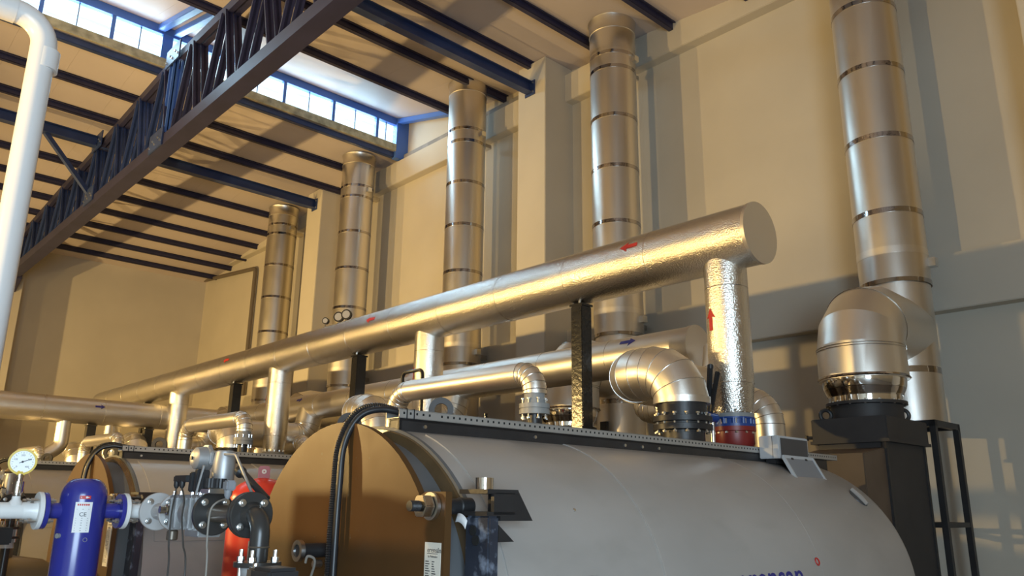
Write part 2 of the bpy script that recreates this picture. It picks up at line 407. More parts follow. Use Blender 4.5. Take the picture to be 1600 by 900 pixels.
# roof truss
YT = 4.30
t = thing('roof_truss', (-15, YT, 7.65), 'dark blue lattice roof truss crossing the hall below the clerestory window', 'truss')
zb = 7.83
obj('bottom_chord', MB().box((-25.82, YT-.14, zb-.10), (-3.5, YT-.02, zb+.10)).box((-25.82, YT+.02, zb-.10), (-3.5, YT+.14, zb+.10)).box((-25.82, YT-.14, zb-.115), (-3.5, YT+.14, zb-.10)), 'steel_dark', t, smooth=0)
def ztop(x): return (8.89+(x+23.1)*(9.48-8.89)/9.4) if x < -13.8 else 9.45-(x+13.3)*0.02
for xa, xb in ((-25.82, -13.75), (-13.45, -3.5)):
    mb = MB()
    for dy in (-.06, .06): mb.bar((xa, YT+dy, ztop(xa)), (xb, YT+dy, ztop(xb)), .085, .16)
    obj('top_chord', mb, 'steel_dark', t, smooth=0)
def web(xa, za, xb, zb2, name, m='steel_dark', w=.065):
    mb = MB()
    for dy in (-.07, .07):
        mb.bar((xa, YT+dy-.02, za), (xb, YT+dy-.02, zb2),   .026, w, up=(0, 1, 0)).bar((xa, YT+dy+.02, za), (xb, YT+dy+.02, zb2),   .026, w, up=(0, 1, 0))
    obj(name, mb, m, t, smooth=0)
xb_ = -12.15+1.32*5
while xb_ > -25.4:
    for sg in (-1, 1):
        xt = xb_+sg*.66
        if -25.5 < xt < -3.8 and abs(xt+13.6) > .25:
            web(xb_+sg*.16, zb+.06, xt-sg*.07, ztop(xt)-.04, 'diagonal', 'steel_blue' if xb_ < -13.6 else 'steel_dark', .085)
    xb_ -= 1.32
for x in (-13.75,):
    web(x-.07, zb, x-.07, 9.62, 'splice_post', 'frame_blue', .06); web(x+.09, zb, x+.09, 9.62, 'splice_post', 'frame_blue', .06)
for gx, gz in ((-13.9, zb+.02), (-17.9, zb+.12), (-13.6, 9.45), (-17.9, 9.20)):
    g = obj('gusset_plate', MB().box((gx-.32, YT-.17, gz-.13), (gx+.32, YT-.145, gz+.22)), 'steel_blue', t, smooth=0)
    for q in range(5): obj('bolt', MB().cyl((gx-.26+.13*q, YT-.19, gz-.03+.09*(q % 2)), (gx-.26+.13*q, YT-.17, gz-.03+.09*(q % 2)), .022, n=6), 'zinc', g)
obj('knee_brace', MB().bar((-17.9, 3.15, 9.12), (-18.1, YT-.05, zb+.2), .09, .09), 'steel_blue', t, smooth=0)
obj('end_bracket', MB().prism([(-25.8, 7.4), (-25.8, 9.0), (-25.2, 9.0), (-25.2, 7.66)], YT-.2, YT+.2), 'steel_dark', t, smooth=0)

# conduit on the back wall near the far corner
cp, _ = bend([(-26.5, 10.10, 9.02), (-22.55, 10.10, 8.62), (-22.55, 10.10, 2.6)], .12, 4)
fin(obj('wall_conduit', MB().tube(cp, .06, 10), 'conduit_wall'), 'thin dark pipe bending down the back wall near the far corner', 'pipe')

# white pipe, near left
wp, _ = bend([(-4.85, -1.2, 4.385), (-4.85, .765, 4.385), (-4.85, .785, 0.0)], .16, 8)
t = thing('drain_pipe', (-4.85, .785, 0), 'white plastic pipe rising at the left edge and turning away at its top', 'pipe')
obj('pipe_run', MB().tube(wp, .068, 28), 'pvc', t, smooth=50)
obj('socket', MB().cyl((-4.85, .783, 4.08), (-4.85, .783, 4.20), .073, n=28), 'pvc', t)
obj('socket', MB().cyl((-4.85, .50, 4.385), (-4.85, .60, 4.385), .073, n=28), 'pvc', t)
obj('hanger', MB().bar((-4.85, .36, 4.44), (-4.85, .36, 9.3), .03, .03).ring((-4.85, .36, 4.385), (0, 1, 0), .07, .085, .05), 'black', t)

# ------------------------------------------------------------------ flue stacks
SX = [-3.55, -7.725, -11.60, -15.73, -19.52]
BN = ['nearest', 'second', 'third', 'fourth', 'fifth']
YS, RS = 9.40, 0.385
def make_stack():
    x = SX[0]
    t = thing('flue_stack', (x, YS, 2.63), 'tall silver insulated flue stack at the right, above the nearest boiler flue', 'chimney', 'flue stacks along the back wall')
    obj('stack_jacket', MB().cyl((x, YS, 4.22), (x, YS, 9.1), RS, n=56), 'foil_stack', t)
    obj('stack_foot', MB().lathe((x, YS, 2.63), (0, 0, 1), [(0, RS-.02), (.5, RS-.02), (1.60, RS-.015)], 56), 'foil_smooth', t)
    for z in (8.99, 8.72, 7.84, 6.95, 6.01, 5.06): obj('strap', band((x, YS, z), (0, 0, 1), RS, .062, .005, 64), 'strap', t)
    for z in (4.58,): obj('seam_band', band((x, YS, z), (0, 0, 1), RS, .085, .003, 64), 'foil_smooth', t)
    obj('cut_edge', band((x, YS, 4.22), (0, 0, 1), RS, .05, .004, 64), 'strap', t)
    for z in (3.2,): obj('foot_band', band((x, YS, z), (0, 0, 1), RS-.02, .07, .003, 64), 'strap', t)
    obj('clean_out', MB().box((x-.06, YS-RS-.03, 2.75), (x+.06, YS-RS+.02, 2.9)), 'black', t, smooth=0)
    for z in (8.9, 4.45):
        br = obj('wall_bracket', MB().box((x-.08, YS+.3, z-.04), (x+.08, 10.0, z+.04)), 'seam', t, smooth=0)
        obj('clamp_lug', MB().box((x+.36, YS+.02, z-.05), (x+.46, YS+.12, z+.05)), 'zinc', br, smooth=0)
    for z in (8.95, 7.84, 6.95, 6.01, 5.06): obj('strap_lock', MB().box((x-RS-.012, YS-.05, z-.05), (x-RS+.01, YS-.02, z+.03)), 'black', t, smooth=0)
    return t
st = make_stack()
SL = ['', 'silver flue stack second from the right, rising behind the large header pipe end', 'silver flue stack third from the right, beside the clerestory corner',
      'silver flue stack fourth from the right, with dial gauges before its lower part', 'silver flue stack farthest left, under the far ceiling']
for i in range(1, 5): copy_tree(st, (SX[i]-SX[0], 0, 0), SL[i])
# top collars differ: each stack ends against the sloping roof
def collar(i):
    x = SX[i]; z = (ZN(x) if x > XW else ZF(x))
    return z
for i in range(5):
    root = [o for o in bpy.data.objects if o.name.startswith('flue_stack')][i]
    x = SX[i]; z = collar(i)
    zz = z-.02
    obj('top_collar', MB().lathe((x, YS, 9.08), (0, 0, 1), [(0, RS+.003)]+([(zz-9.08-.26, RS+.003), (zz-9.08-.25, RS+.012), (zz-9.08-.235, RS+.003)] if zz > 9.4 else [])+[(zz-9.08-.05, RS+.008), (zz-9.08, RS+.03)], 56, cap=False), 'foil_stack', root)
# stands below the stacks
def make_stand():
    x = SX[0]; t = thing('stack_stand', (x, YS, 0), 'black steel stand carrying the foot of the nearest flue stack', 'stand', 'stands under the flue stacks')
    xs, ya, yb = (x-.36, x+.36), 9.02, 9.68
    for a in xs:
        for b in (ya, yb): obj('leg', MB().box((a-.03, b-.03, 0), (a+.03, b+.03, 2.56)), 'black', t, smooth=0)
    top = MB()
    for b in (ya, yb): top.box((x-.39, b-.03, 2.56), (x+.39, b+.03, 2.625))
    for a in xs: top.box((a-.03, ya-.03, 2.56), (a+.03, yb+.03, 2.625))
    top.box((x-.3, YS-.3, 2.60), (x+.3, YS+.3, 2.628))
    obj('top_frame', top, 'black', t, smooth=0)
    for a in xs: obj('cross_bar', MB().box((a-.025, ya, 1.53), (a+.025, yb, 1.58)), 'black', t, smooth=0)
    for b in (ya, yb): obj('cross_bar', MB().box((xs[0], b-.025, 1.53), (xs[1], b+.025, 1.58)), 'black', t, smooth=0)
    return t
sd = make_stand()
for i in range(1, 5): copy_tree(sd, (SX[i]-SX[0], 0, 0), f'black steel stand carrying the foot of the {BN[i]} flue stack from the right')

# ------------------------------------------------------------------ boilers (one built, four copied)
BX = [-3.55, -7.74, -11.62, -15.77, -19.60]
RB, ZB = 0.995, 1.09
YF, YBK = 2.335, 6.72
def make_boiler():
    x = BX[0]-.05
    t = thing('steam_boiler', (x, YF, 0), 'grey cylindrical boiler in front, nearest, with brown round door and paper label', 'boiler', 'row of fire tube boilers')
    # cladding sheets
    def sheet(ya, yb, r, back=False):
        prof = [(0, r-.02), (0.0, r), (yb-ya, r)]
        if back: prof = [(0, r-.02), (0, r), (yb-ya-.10, r), (yb-ya-.05, r-.012), (yb-ya-.015, r-.045), (yb-ya, r-.10), (yb-ya, .05)]
        return MB().lathe((x, ya, ZB), (0, 1, 0), prof, 96, cap=False)
    obj('cladding_sheet', sheet(YF+.03, 3.545, RB), 'clad', t, smooth=40)
    obj('cladding_sheet', sheet(3.535, 5.20, RB+.004), 'clad', t, smooth=40)
    obj('cladding_sheet', sheet(5.195, YBK, RB, True), 'clad', t, smooth=40)
    for yy in (3.545, 5.2): obj('seam_edge', MB().tube(circ((x, yy, ZB), (0, 1, 0), RB+.003, 96), .0022, 6, closed=True), 'clad', t)
    # front tube plate, glossy, with a light rim
    obj('front_plate', MB().lathe((x, YF-.012, ZB), (0, 1, 0), [(0, .05), (0, RB-.012), (.045, RB-.008)], 96, cap=False), 'front_gloss', t)
    obj('rim', MB().ring((x, YF+.012, ZB), (0, 1, 0), RB-.010, RB+.005, .022, 96), 'drum', t)
    # door: drum + front plate with two hinge ears
    zd, rd = 1.230, .865
    dr = obj('door', MB().lathe((x, 2.175, 1.178), (0, 1, 0), [(0, .05), (0, .846), (.155, .850), (.155, .05)], 96, cap=False), 'drum', t)
    poly = []
    a = math.asin(.505/rd); n = 72
    for k in range(n+1):
        th = a+(2*PI-2*a)*k/n; poly.append((x+rd*math.cos(th), zd+rd*math.sin(th)))
    # lower fillet, ear, upper fillet
    ex = x+.885
    poly += [(x+rd*math.cos(a)+.03, zd-.53), (x+.74, zd-.54), (ex, zd-.54), (ex, zd+.522), (x+.745, zd+.522), (x+rd*math.cos(a)+.020, zd+.512)]
    obj('door_plate', MB().prism(poly, 2.144, 2.178), 'door', dr, smooth=30)
    # sight glass stub
    obj('sight_stub', MB().cyl((x-.06, 2.005, 1.475), (x-.06, 2.145, 1.475), .034, n=24), 'black', dr)
    obj('sight_flange', MB().ring((x-.06, 1.998, 1.475), (0, 1, 0), .030, .050, .022, 28), 'zinc', dr)
    obj('sight_pane', MB().cyl((x-.06, 1.993, 1.475), (x-.06, 2.008, 1.475), .031, n=24), 'sight', dr)
    obj('sight_clip', MB().cyl((x-.02, 2.06, 1.415), (x-.02, 2.10, 1.415), .018, n=8), 'zinc', dr)
    # clamp bolts on the ears: stud, nut, washer, sleeve
    for z in (zd+.462, zd-.487):
        bx = x+.80
        sm = MB(); q = [(0, .0215)]
        for k in range(14): q += [(.004+k*.007, .0225), (.0075+k*.007, .0195)]
        q += [(.12, .0215), (.30, .0215)]
        b = obj('clamp_bolt', sm.lathe((bx, 2.02, z), (0, 1, 0), q, 20), 'black', t)
        obj('nut', MB().cyl((bx, 2.07, z), (bx, 2.12, z), .050, n=6), 'zinc_yellow', b, smooth=20, bevel=.004)
        obj('washer', MB().ring((bx, 2.133, z), (0, 1, 0), .022, .058, .018, 28), 'zinc', b)
        obj('sleeve', MB().lathe((bx, 2.18, z), (0, 1, 0), [(0, .040), (.03, .040), (.035, .033), (.10, .033), (.105, .038), (.17, .038)], 24), 'black', b)
    # hinge bracket behind the ear
    hb = obj('clamp_bracket', MB().box((x+.858, 2.275, .45), (x+1.012, 2.335, 1.655)), 'scratched', t, smooth=0, bevel=.008)
    obj('bracket_head', MB().box((x+.85, 2.262, 1.655), (x+1.015, 2.42, 1.672)).box((x+.83, 2.262, 1.745), (x+1.015, 2.44, 1.764)).box((x+.995, 2.30, 1.66), (x+1.015, 2.42, 1.75)), 'black', hb, smooth=0)
    obj('bracket_fin', MB().prism([(2.34, 1.764), (2.44, 1.764), (2.53, 1.635), (2.34, 1.635)], x+.93, x+1.012, 'YZ'), 'black', hb, smooth=0)
    obj('bracket_fin', MB().prism([(2.33, 1.62), (2.42, 1.55), (2.33, 1.55)], x+.93, x+1.012, 'YZ'), 'black', hb, smooth=0)
    for zz, xx in ((1.595, .915), (1.555, .935)): obj('bracket_hole', MB().cyl((x+xx, 2.268, zz), (x+xx, 2.277, zz), .021, n=20), 'hole', hb)
    # label on the ear
    lx0, lx1, lz0, lz1 = x+.757, x+.866, 1.20, 1.545
    lab = obj('name_label', MB().box((lx0, 2.1415, lz0), (lx1, 2.1445, lz1)), 'paper', t, smooth=0, label='cream paper rating label')
    def on_label(u, v): return lambda a, b, c: (u+a, 2.1412-c*.3, v+b)
    text_mesh('erensan', .030, on_label(lx0+.018, lz1-.040), 'print', lab)
    text_mesh('o', .014, on_label(lx0+.090, lz1-.026), 'print', lab, 'logo_ring')
    text_mesh('Isı Makinaları', .0125, on_label(lx0+.024, lz1-.060), 'print', lab, 'subtitle')
    ln = MB(); ln.box((lx0+.018, 2.1407, lz1-.0455), (lx0+.090, 2.1412, lz1-.0435))
    random.seed(3)
    z = lz1-.078
    while z > lz0+.02:
        ln.box((lx0+.008, 2.1407, z), (lx0+.008+random.uniform(.02, .034), 2.1412, z+.0035))
        if random.random() > .3: ln.box((lx0+.052, 2.1407, z), (lx0+.052+random.uniform(.01, .03), 2.1412, z+.0035))
        z -= .0095
    obj('printed_lines', ln, 'print', lab, smooth=0)
    # crown beam
    obj('crown_beam', MB().box((x+.15, YF+.005, 2.02), (x+.24, 6.9, 2.034)).box((x+.15, YF+.005, 2.108), (x+.24, 6.9, 2.12)).box((x+.226, YF+.005, 2.02), (x+.24, 6.9, 2.12)).box((x+.15, YF+.005, 2.02), (x+.163, 6.9, 2.12)).box((x+.15, YF+.005, 2.03), (x+.24, YF+.02, 2.115)), 'black', t, smooth=0)
    for yy in (2.50, 3.30, 4.12, 4.30, 4.48): obj('beam_bolt', MB().cyl((x+.238, yy, 2.085), (x+.247, yy, 2.085), .010, n=10), 'zinc', t)
    # lifting ring
    for rx, ry, rz in ((x+.14, 2.68, 2.195), (x-.38, 2.43, 2.13)):
        lr = obj('lifting_ring', MB().ring((rx, ry, rz), (0.80, -.60, 0), .036, .068, .028, 36), 'eco', t, smooth=40)
        obj('ring_foot', MB().bar((rx, ry, rz-.06), (rx, ry, 2.02 if rx < x else 2.06), .05, .025, up=(.8, -.6, 0)), 'black', lr, smooth=0)
    obj('lifting_ring', MB().ring((x+.02, 6.45, 2.135), (0.2, 1, 0), .035, .075, .030, 36), 'black', t, smooth=40)
    # inspection panel on the near side
    obj('access_panel', MB().add(*curved(x, ZB, RB+.003, 2.45, 3.02, .30, 1.25, 10)), 'clad', t, smooth=40)
    for yy, an in ((3.015, .63),): obj('panel_stud', MB().cyl((x+(RB)*math.cos(an), yy, ZB+RB*math.sin(an)), (x+(RB+.012)*math.cos(an), yy, ZB+(RB+.012)*math.sin(an)), .008, n=8), 'zinc', t)
    # grab handle hole at the back shoulder
    an = .78; yy = 6.42
    obj('lifting_slot', MB().lathe((x+(RB-.005)*math.cos(an), yy, ZB+(RB-.005)*math.sin(an)), (math.cos(an), 0, math.sin(an)), [(0, .02), (0, .085), (.010, .080), (.010, .02)], 28, cap=False), 'panel_dark', t)
    obj('slot_bar', MB().tube([(x+(RB+.01)*math.cos(an-.08), yy, ZB+(RB+.01)*math.sin(an-.08)), (x+(RB+.012)*math.cos(an), yy, ZB+(RB+.012)*math.sin(an)), (x+(RB+.01)*math.cos(an+.08), yy, ZB+(RB+.01)*math.sin(an+.08))], .022, 10), 'clad', t)
    # maker's lettering wrapped on the near flank
    a0 = math.asin((1.352-ZB)/RB)
    def on_shell(y0):
        return lambda u, v, c: (x+(RB+.0065+c)*math.cos(a0+v), y0+u, ZB+(RB+.0065+c)*math.sin(a0+v))
    text_mesh('erensan', .24, lambda u, v, c: on_shell(4.185)(u, v-.135, c), 'print_blue', t, 'maker_lettering')
    obj('maker_ring', MB().tube([(x+(RB+.007)*math.cos(a0+.018+.022*math.sin(2*PI*k/20)), 5.165+.022*math.cos(2*PI*k/20), ZB+(RB+.007)*math.sin(a0+.018+.022*math.sin(2*PI*k/20))) for k in range(20)], .005, 5, closed=True), 'print_red', t)
    # saddles
    for yy in (2.9, 6.0): obj('saddle', MB().box((x-.7, yy-.1, 0), (x+.7, yy+.1, .38)), 'black', t, smooth=0)
    # burner under the picture's lower edge
    zb_ = 1.02
    bu = obj('burner', MB().lathe((x, 1.35, zb_), (0, 1, 0), [(0, .10), (.02, .21), (.30, .24), (.55, .20), (.62, .16), (.77, .16)], 36), 'olive', t)
    obj('fan_housing', MB().lathe((x-.30, 1.55, zb_+.08), (1, 0, 0), [(0, .10), (.03, .20), (.16, .20), (.19, .12)], 32), 'olive', bu)
    obj('motor', MB().lathe((x-.60, 1.55, zb_+.08), (1, 0, 0), [(0, .06), (.02, .10), (.28, .10), (.30, .08)], 28), 'black', bu)
    obj('cover', MB().box((x-.14, 1.40, zb_+.18), (x+.10, 1.66, zb_+.33)), 'olive', bu, smooth=0, bevel=.03)
    return t
def curved(x, zc, r, ya, yb, a0, a1, n):
    vs = []; fs = []
    for k in range(n+1):
        a = a0+(a1-a0)*k/n
        for yy in (ya, yb):
            for rr in (r-.006, r+.004): vs.append((x+rr*math.cos(a), yy, zc+rr*math.sin(a)))
    for k in range(n):
        b = 4*k; c = b+4
        fs += [(b+1, b+3, c+3, c+1), (b, c, c+2, b+2), (b, b+1, c+1, c), (b+2, c+2, c+3, b+3)]
    fs += [(0, 2, 3, 1), (4*n, 4*n+1, 4*n+3, 4*n+2)]
    return vs, fs
bo = make_boiler()
BL = ['', 'grey boiler second in the row, behind the blue filter and gas valves', 'grey boiler third in the row, behind the pressure gauge at the left',
      'grey boiler fourth in the row, far left, mostly hidden', 'grey boiler at the far end of the row, hidden behind the others']
for i in range(1, 5): copy_tree(bo, (BX[i]-BX[0], 0, 0), BL[i])
# perforated cable trays on the crowns
def make_tray():
    x = BX[0]; t = thing('cable_tray', (x+.15, YF, 2.12), 'perforated galvanised cable tray along the crown of the nearest boiler', 'cable tray', 'cable trays on the boiler crowns')
    ya, yb = YF, 7.1
    obj('tray_channel', MB().box((x+.075, ya, 2.12), (x+.192, yb, 2.1235)).box((x+.188, ya, 2.12), (x+.192, yb, 2.165)).box((x+.075, ya, 2.12), (x+.079, yb, 2.165)).box((x+.180, ya, 2.162), (x+.192, yb, 2.166)), 'tray', t, smooth=0)
    mb = MB(); y = ya+.025
    k = 0
    while y < yb-.02:
        if k != 5: mb.box((x+.1915, y, 2.140), (x+.1930, y+.011, 2.152))
        y += .0405; k += 1
    obj('perforation', mb, 'hole', t, smooth=0, kind='stuff')
    for yy in (YF+.045, YF+.090): obj('cable_tie', MB().box((x+.190, yy, 2.118), (x+.1945, yy+.006, 2.17)).box((x+.075, yy, 2.166), (x+.1945, yy+.006, 2.17)), 'plug_black', t, smooth=0)
    return t
tr = make_tray()
for i in range(1, 5): copy_tree(tr, (BX[i]-BX[0], 0, 0), f'perforated cable tray along the crown of the {BN[i]} boiler from the right')

# corrugated conduits from the tray down over the door
def smooth_path(P, n=14):
    P = [Vector(p) for p in P]; out = []
    for i in range(len(P)-1):
        p0 = P[max(i-1, 0)]; p1 = P[i]; p2 = P[i+1]; p3 = P[min(i+2, len(P)-1)]
        for k in range(n):
            u = k/n
            out.append(0.5*((2*p1)+(p2-p0)*u+(2*p0-5*p1+4*p2-p3)*u*u+(3*p1-p0-3*p2+p3)*u**3))
    out.append(P[-1]); return out
def make_conduit(dx, dz, ribbed, name, label, grp):
    x = BX[0]
    P = [(x+.16+dx*.3, 2.75, 2.145), (x+.15+dx*.5, 2.42, 2.15+dz*.3), (x+.10+dx, 2.27, 2.165+dz), (x+.06+dx, 2.17, 2.12+dz*.8), (x+.035+dx, 2.11, 1.98), (x+.04+dx, 2.095, 1.78), (x+.045+dx, 2.09, 1.50), (x+.05+dx, 2.09, .9), (x+.05+dx, 2.09, .55)]
    path = smooth_path(P, 12)
    if ribbed:
        L = [0]
        for a, b in zip(path[:-1], path[1:]): L.append(L[-1]+(b-a).length)
        N = int(L[-1]/.0055); pts = []; R = []; j = 0
        for k in range(N):
            s_ = L[-1]*k/(N-1)
            while j < len(L)-2 and L[j+1] < s_: j += 1
            u = (s_-L[j])/max(1e-6, L[j+1]-L[j]); pts.append(path[j].lerp(path[j+1], min(1, u))); R.append(.0205 if k % 2 else .0165)
        mb = MB().tube(pts, R, 10)
    else: mb = MB().tube(path, .017, 14)
    o = obj(name, mb, 'cable', None, label, smooth=60, group=grp, cat='cable'); return o
c1 = make_conduit(-.022, .015, True, 'corrugated_conduit', 'ribbed black conduit hanging down the door of the nearest boiler', 'conduits over the boiler doors')
c2 = make_conduit(.022, -.004, False, 'smooth_conduit', 'smooth black conduit hanging right beside the ribbed one on the nearest boiler door', 'conduits over the boiler doors')
for i in (1, 2, 3):
    copy_tree(c1, (BX[i]-BX[0], 0, 0), f'ribbed black conduit bending over the door of the {BN[i]} boiler'); copy_tree(c2, (BX[i]-BX[0], 0, 0), f'smooth black conduit bending over the door of the {BN[i]} boiler')

# ------------------------------------------------------------------ supply header with risers
YH, ZH, RH = 5.80, 3.93, 0.264
RX = [-3.58, -7.77, -11.65, -15.80, -19.63]
HE = -3.228
t = thing('supply_header', (-11, YH, ZH-RH), 'large silver supply header pipe with red arrows, crossing above the boilers', 'pipe')
obj('jacket', MB().lathe((HE, YH, ZH), (-1, 0, 0), [(0, .02), (0, RH), (.02, RH), (17.4, RH), (17.4, .02)], 64, cap=False), 'foil', t)
obj('end_cap', MB().lathe((HE+.018, YH, ZH), (-1, 0, 0), [(0, .0), (.002, RH*.5), (.012, RH+.004), (.040, RH+.005)], 64, cap=False), 'foil_smooth', t)
x = HE-1.03
while x > -20: obj('seam_band', bead((x, YH, ZH), (1, 0, 0), RH-.001, .0035, 56), 'seam', t); x -= 1.02
for i, rx in enumerate(RX):
    r = obj('riser', MB().lathe((rx, YH, 2.44), (0, 0, 1), [(0, .150), (.02, .158), (.235, .178), (.245, .181), (1.36, .181)], 48), 'foil', t)
    for z in (2.685, 3.50): obj('seam_band', bead((rx, YH, z), (0, 0, 1), .181, .003, 44), 'seam', r)
    if i < 3: arrow_on_cyl((rx, YH, 3.22), (0, 0, 1), (-.33 if i == 0 else -.55, -1, 0), .181, .19, 'print_red', r)
for ax in (-4.43, -8.75, -13.2):
    arrow_on_cyl((ax, YH, ZH), (-1, 0, 0), (0, -1, .42), RH, .20, 'print_red', t)
# dial gauges on the header
for gx, lab in ((-9.93, 'left of a pair of round dial gauges standing on the header pipe'), (-9.72, 'right of a pair of round dial gauges standing on the header pipe'), (-10.30, 'single small gauge standing on the header left of the pair')):
    g = thing('dial_gauge', (gx, YH-.03, ZH+RH-.01), lab, 'gauge', 'dial gauges on the supply header')
    z = ZH+RH+.10; r = .075 if gx > -10.2 else .05
    d = Vector((.62, -.78, 0))
    obj('stem', MB().cyl((gx, YH-.03, ZH+RH-.01), (gx, YH-.03, z-r+.01), .014, n=10), 'zinc_yellow', g)
    obj('case', MB().cyl(Vector((gx, YH-.03, z))-d*.03, Vector((gx, YH-.03, z))+d*.02, r, n=28), 'black', g)
    obj('dial', MB().cyl(Vector((gx, YH-.03, z))+d*.018, Vector((gx, YH-.03, z))+d*.0225, r*.74, n=28), 'grey_flange', g)

# posts under the header
def post(x, y, z0, z1, label):
    p = thing('steel_post', (x, y, z0), label, 'post', 'black posts carrying the pipes')
    w = .075
    obj('post_section', MB().box((x-w, y-w, z0), (x+w, y+w, z1-.03)), 'black_shiny', p, smooth=0, bevel=.008)
    obj('head_plate', MB().box((x-.082, y-.085, z1-.03), (x+.082, y+.085, z1-.008)), 'black_shiny', p, smooth=0)
    obj('bolt', MB().cyl((x+.05, y-.075, z1-.008), (x+.05, y-.075, z1+.02), .012, n=6), 'zinc', p)
    obj('base_plate', MB().box((x-.12, y-.12, z0), (x+.12, y+.12, z0+.015)), 'black_shiny', p, smooth=0)
for x, lab in ((-5.25, 'glossy black post carrying the header between the nearest two boilers'), (-9.36, 'black post carrying the header pipe left of the middle riser'), (-13.25, 'black post carrying the header pipe beside the third riser'), (-17.6, 'black post carrying the far left end of the header')):
    post(x, YH, 0, ZH-RH, lab)

# valve sets below the risers
def make_valve():
    x, y = RX[0], YH
    t = thing('riser_valve', (x, y, 2.08), 'red flanged valve with blue flange ring below the nearest riser', 'valve', 'valves below the header risers')
    obj('valve_body', MB().lathe((x, y, 2.06), (0, 0, 1), [(0, .13), (.10, .13), (.14, .155), (.235, .155), (.24, .168), (.275, .168)], 40), 'red', t)
    fl = obj('flange_ring', MB().lathe((x, y, 2.335), (0, 0, 1), [(0, .168), (.02, .170), (.022, .150), (.06, .150), (.062, .165), (.075, .165)], 40), 'blue_flange', t)
    for k in range(12):
        a = 2*PI*k/12
        obj('flange_rib', MB().cyl((x+.150*math.cos(a), y+.150*math.sin(a), 2.345), (x+.150*math.cos(a), y+.150*math.sin(a), 2.405), .017, n=10), 'blue_flange', fl)
    obj('top_flange', MB().lathe((x, y, 2.41), (0, 0, 1), [(0, .16), (.03, .165), (.035, .152)], 40), 'valve_grey', t)
    for mb in bolts((x, y, 2.375), (0, 0, 1), .150, 12, .015, .19, a0=.13): obj('bolt', mb, 'zinc', t)
    return t
va = make_valve()
for i in range(1, 5): copy_tree(va, (RX[i]-RX[0], 0, 0), f'flanged valve below the riser of the {BN[i]} boiler from the right')
# black hand lever of the nearest valve pair
t = thing('valve_lever', (-3.670, 5.55, 2.3), 'two armed black hand lever standing between elbow and riser of the nearest boiler', 'lever')
obj('lever_arm', MB().bar((-3.640, 5.52, 2.40), (-3.585, 5.50, 2.80), .030, .045).cyl((-3.585, 5.50, 2.78), (-3.580, 5.50, 2.82), .024, n=12), 'plug_black', t, bevel=.006)
obj('lever_arm', MB().bar((-3.620, 5.52, 2.42), (-3.510, 5.49, 2.75), .026, .042), 'plug_black', t, bevel=.006)
obj('lever_hub', MB().cyl((-3.630, 5.47, 2.40), (-3.630, 5.60, 2.40), .042, n=16), 'blue_flange', t)
obj('lever_spindle', MB().cyl((-3.630, 5.56, 2.09), (-3.630, 5.56, 2.40), .02, n=12), 'zinc', t)

# ------------------------------------------------------------------ return header behind, and cross pipe at the left
YR, ZR, RR = 6.75, 3.27, 0.215
t = thing('return_header', (-10, YR, ZR-RR), 'silver return pipe with blue arrow running behind and below the large header', 'pipe')
obj('jacket', MB().lathe((-4.55, YR, ZR), (-1, 0, 0), [(0, .02), (0, RR), (15.0, RR), (15.0, .02)], 56, cap=False), 'foil_smooth', t)
obj('end_cap', MB().lathe((-4.52, YR, ZR), (-1, 0, 0), [(0, .0), (.006, RR+.008), (.06, RR+.008)], 56, cap=False), 'foil_smooth', t)
x = -5.6
while x > -19: obj('seam_band', bead((x, YR, ZR), (1, 0, 0), RR-.001, .003, 44), 'seam', t); x -= 1.05
arrow_on_cyl((-5.29, YR, ZR), (1, 0, 0), (0, -1, .75), RR, .21, 'print_blue', t)
arrow_on_cyl((-12.4, YR, ZR), (1, 0, 0), (0, -1, .6), RR, .18, 'print_blue', t)
for x in (-11.1, -14.6): obj('drop', MB().cyl((x, YR, 2.55), (x, YR, ZR), .11, n=28), 'foil_smooth', t)
t = thing('cross_pipe', (-16, 3, 3.02), 'silver pipe crossing at the far left below the far end of the header', 'pipe')
obj('jacket', MB().cyl((-16.0, -4.9, 3.26), (-16.0, YR-.1, 3.26), .235, n=48), 'foil_smooth', t)
for y in (1.2, 2.4, 3.5, 4.5, 5.5): obj('seam_band', bead((-16, y, 3.26), (0, 1, 0), .234, .003, 40), 'seam', t)
arrow_on_cyl((-16, 4.4, 3.26), (0, 1, 0), (1, 0, .35), .235, .17, 'print_blue', t)
dp, _ = bend([(-16, 3.9, 3.1), (-16, 3.9, 2.62), (-16.0, 3.5, 2.3)], .2, 4)
obj('drop', MB().tube(dp, .12, 24), 'foil_smooth', t)
obj('drop', MB().cyl((-16, 4.66, 2.1), (-16, 4.66, 3.1), .06, n=20), 'foil_smooth', t)
post(-16.0, 4.35, 2.06, 3.025, 'slim black prop under the far left cross pipe, left one of two')
post(-16.0, 5.36, 2.06, 3.025, 'slim black prop under the far left cross pipe, right one of two')

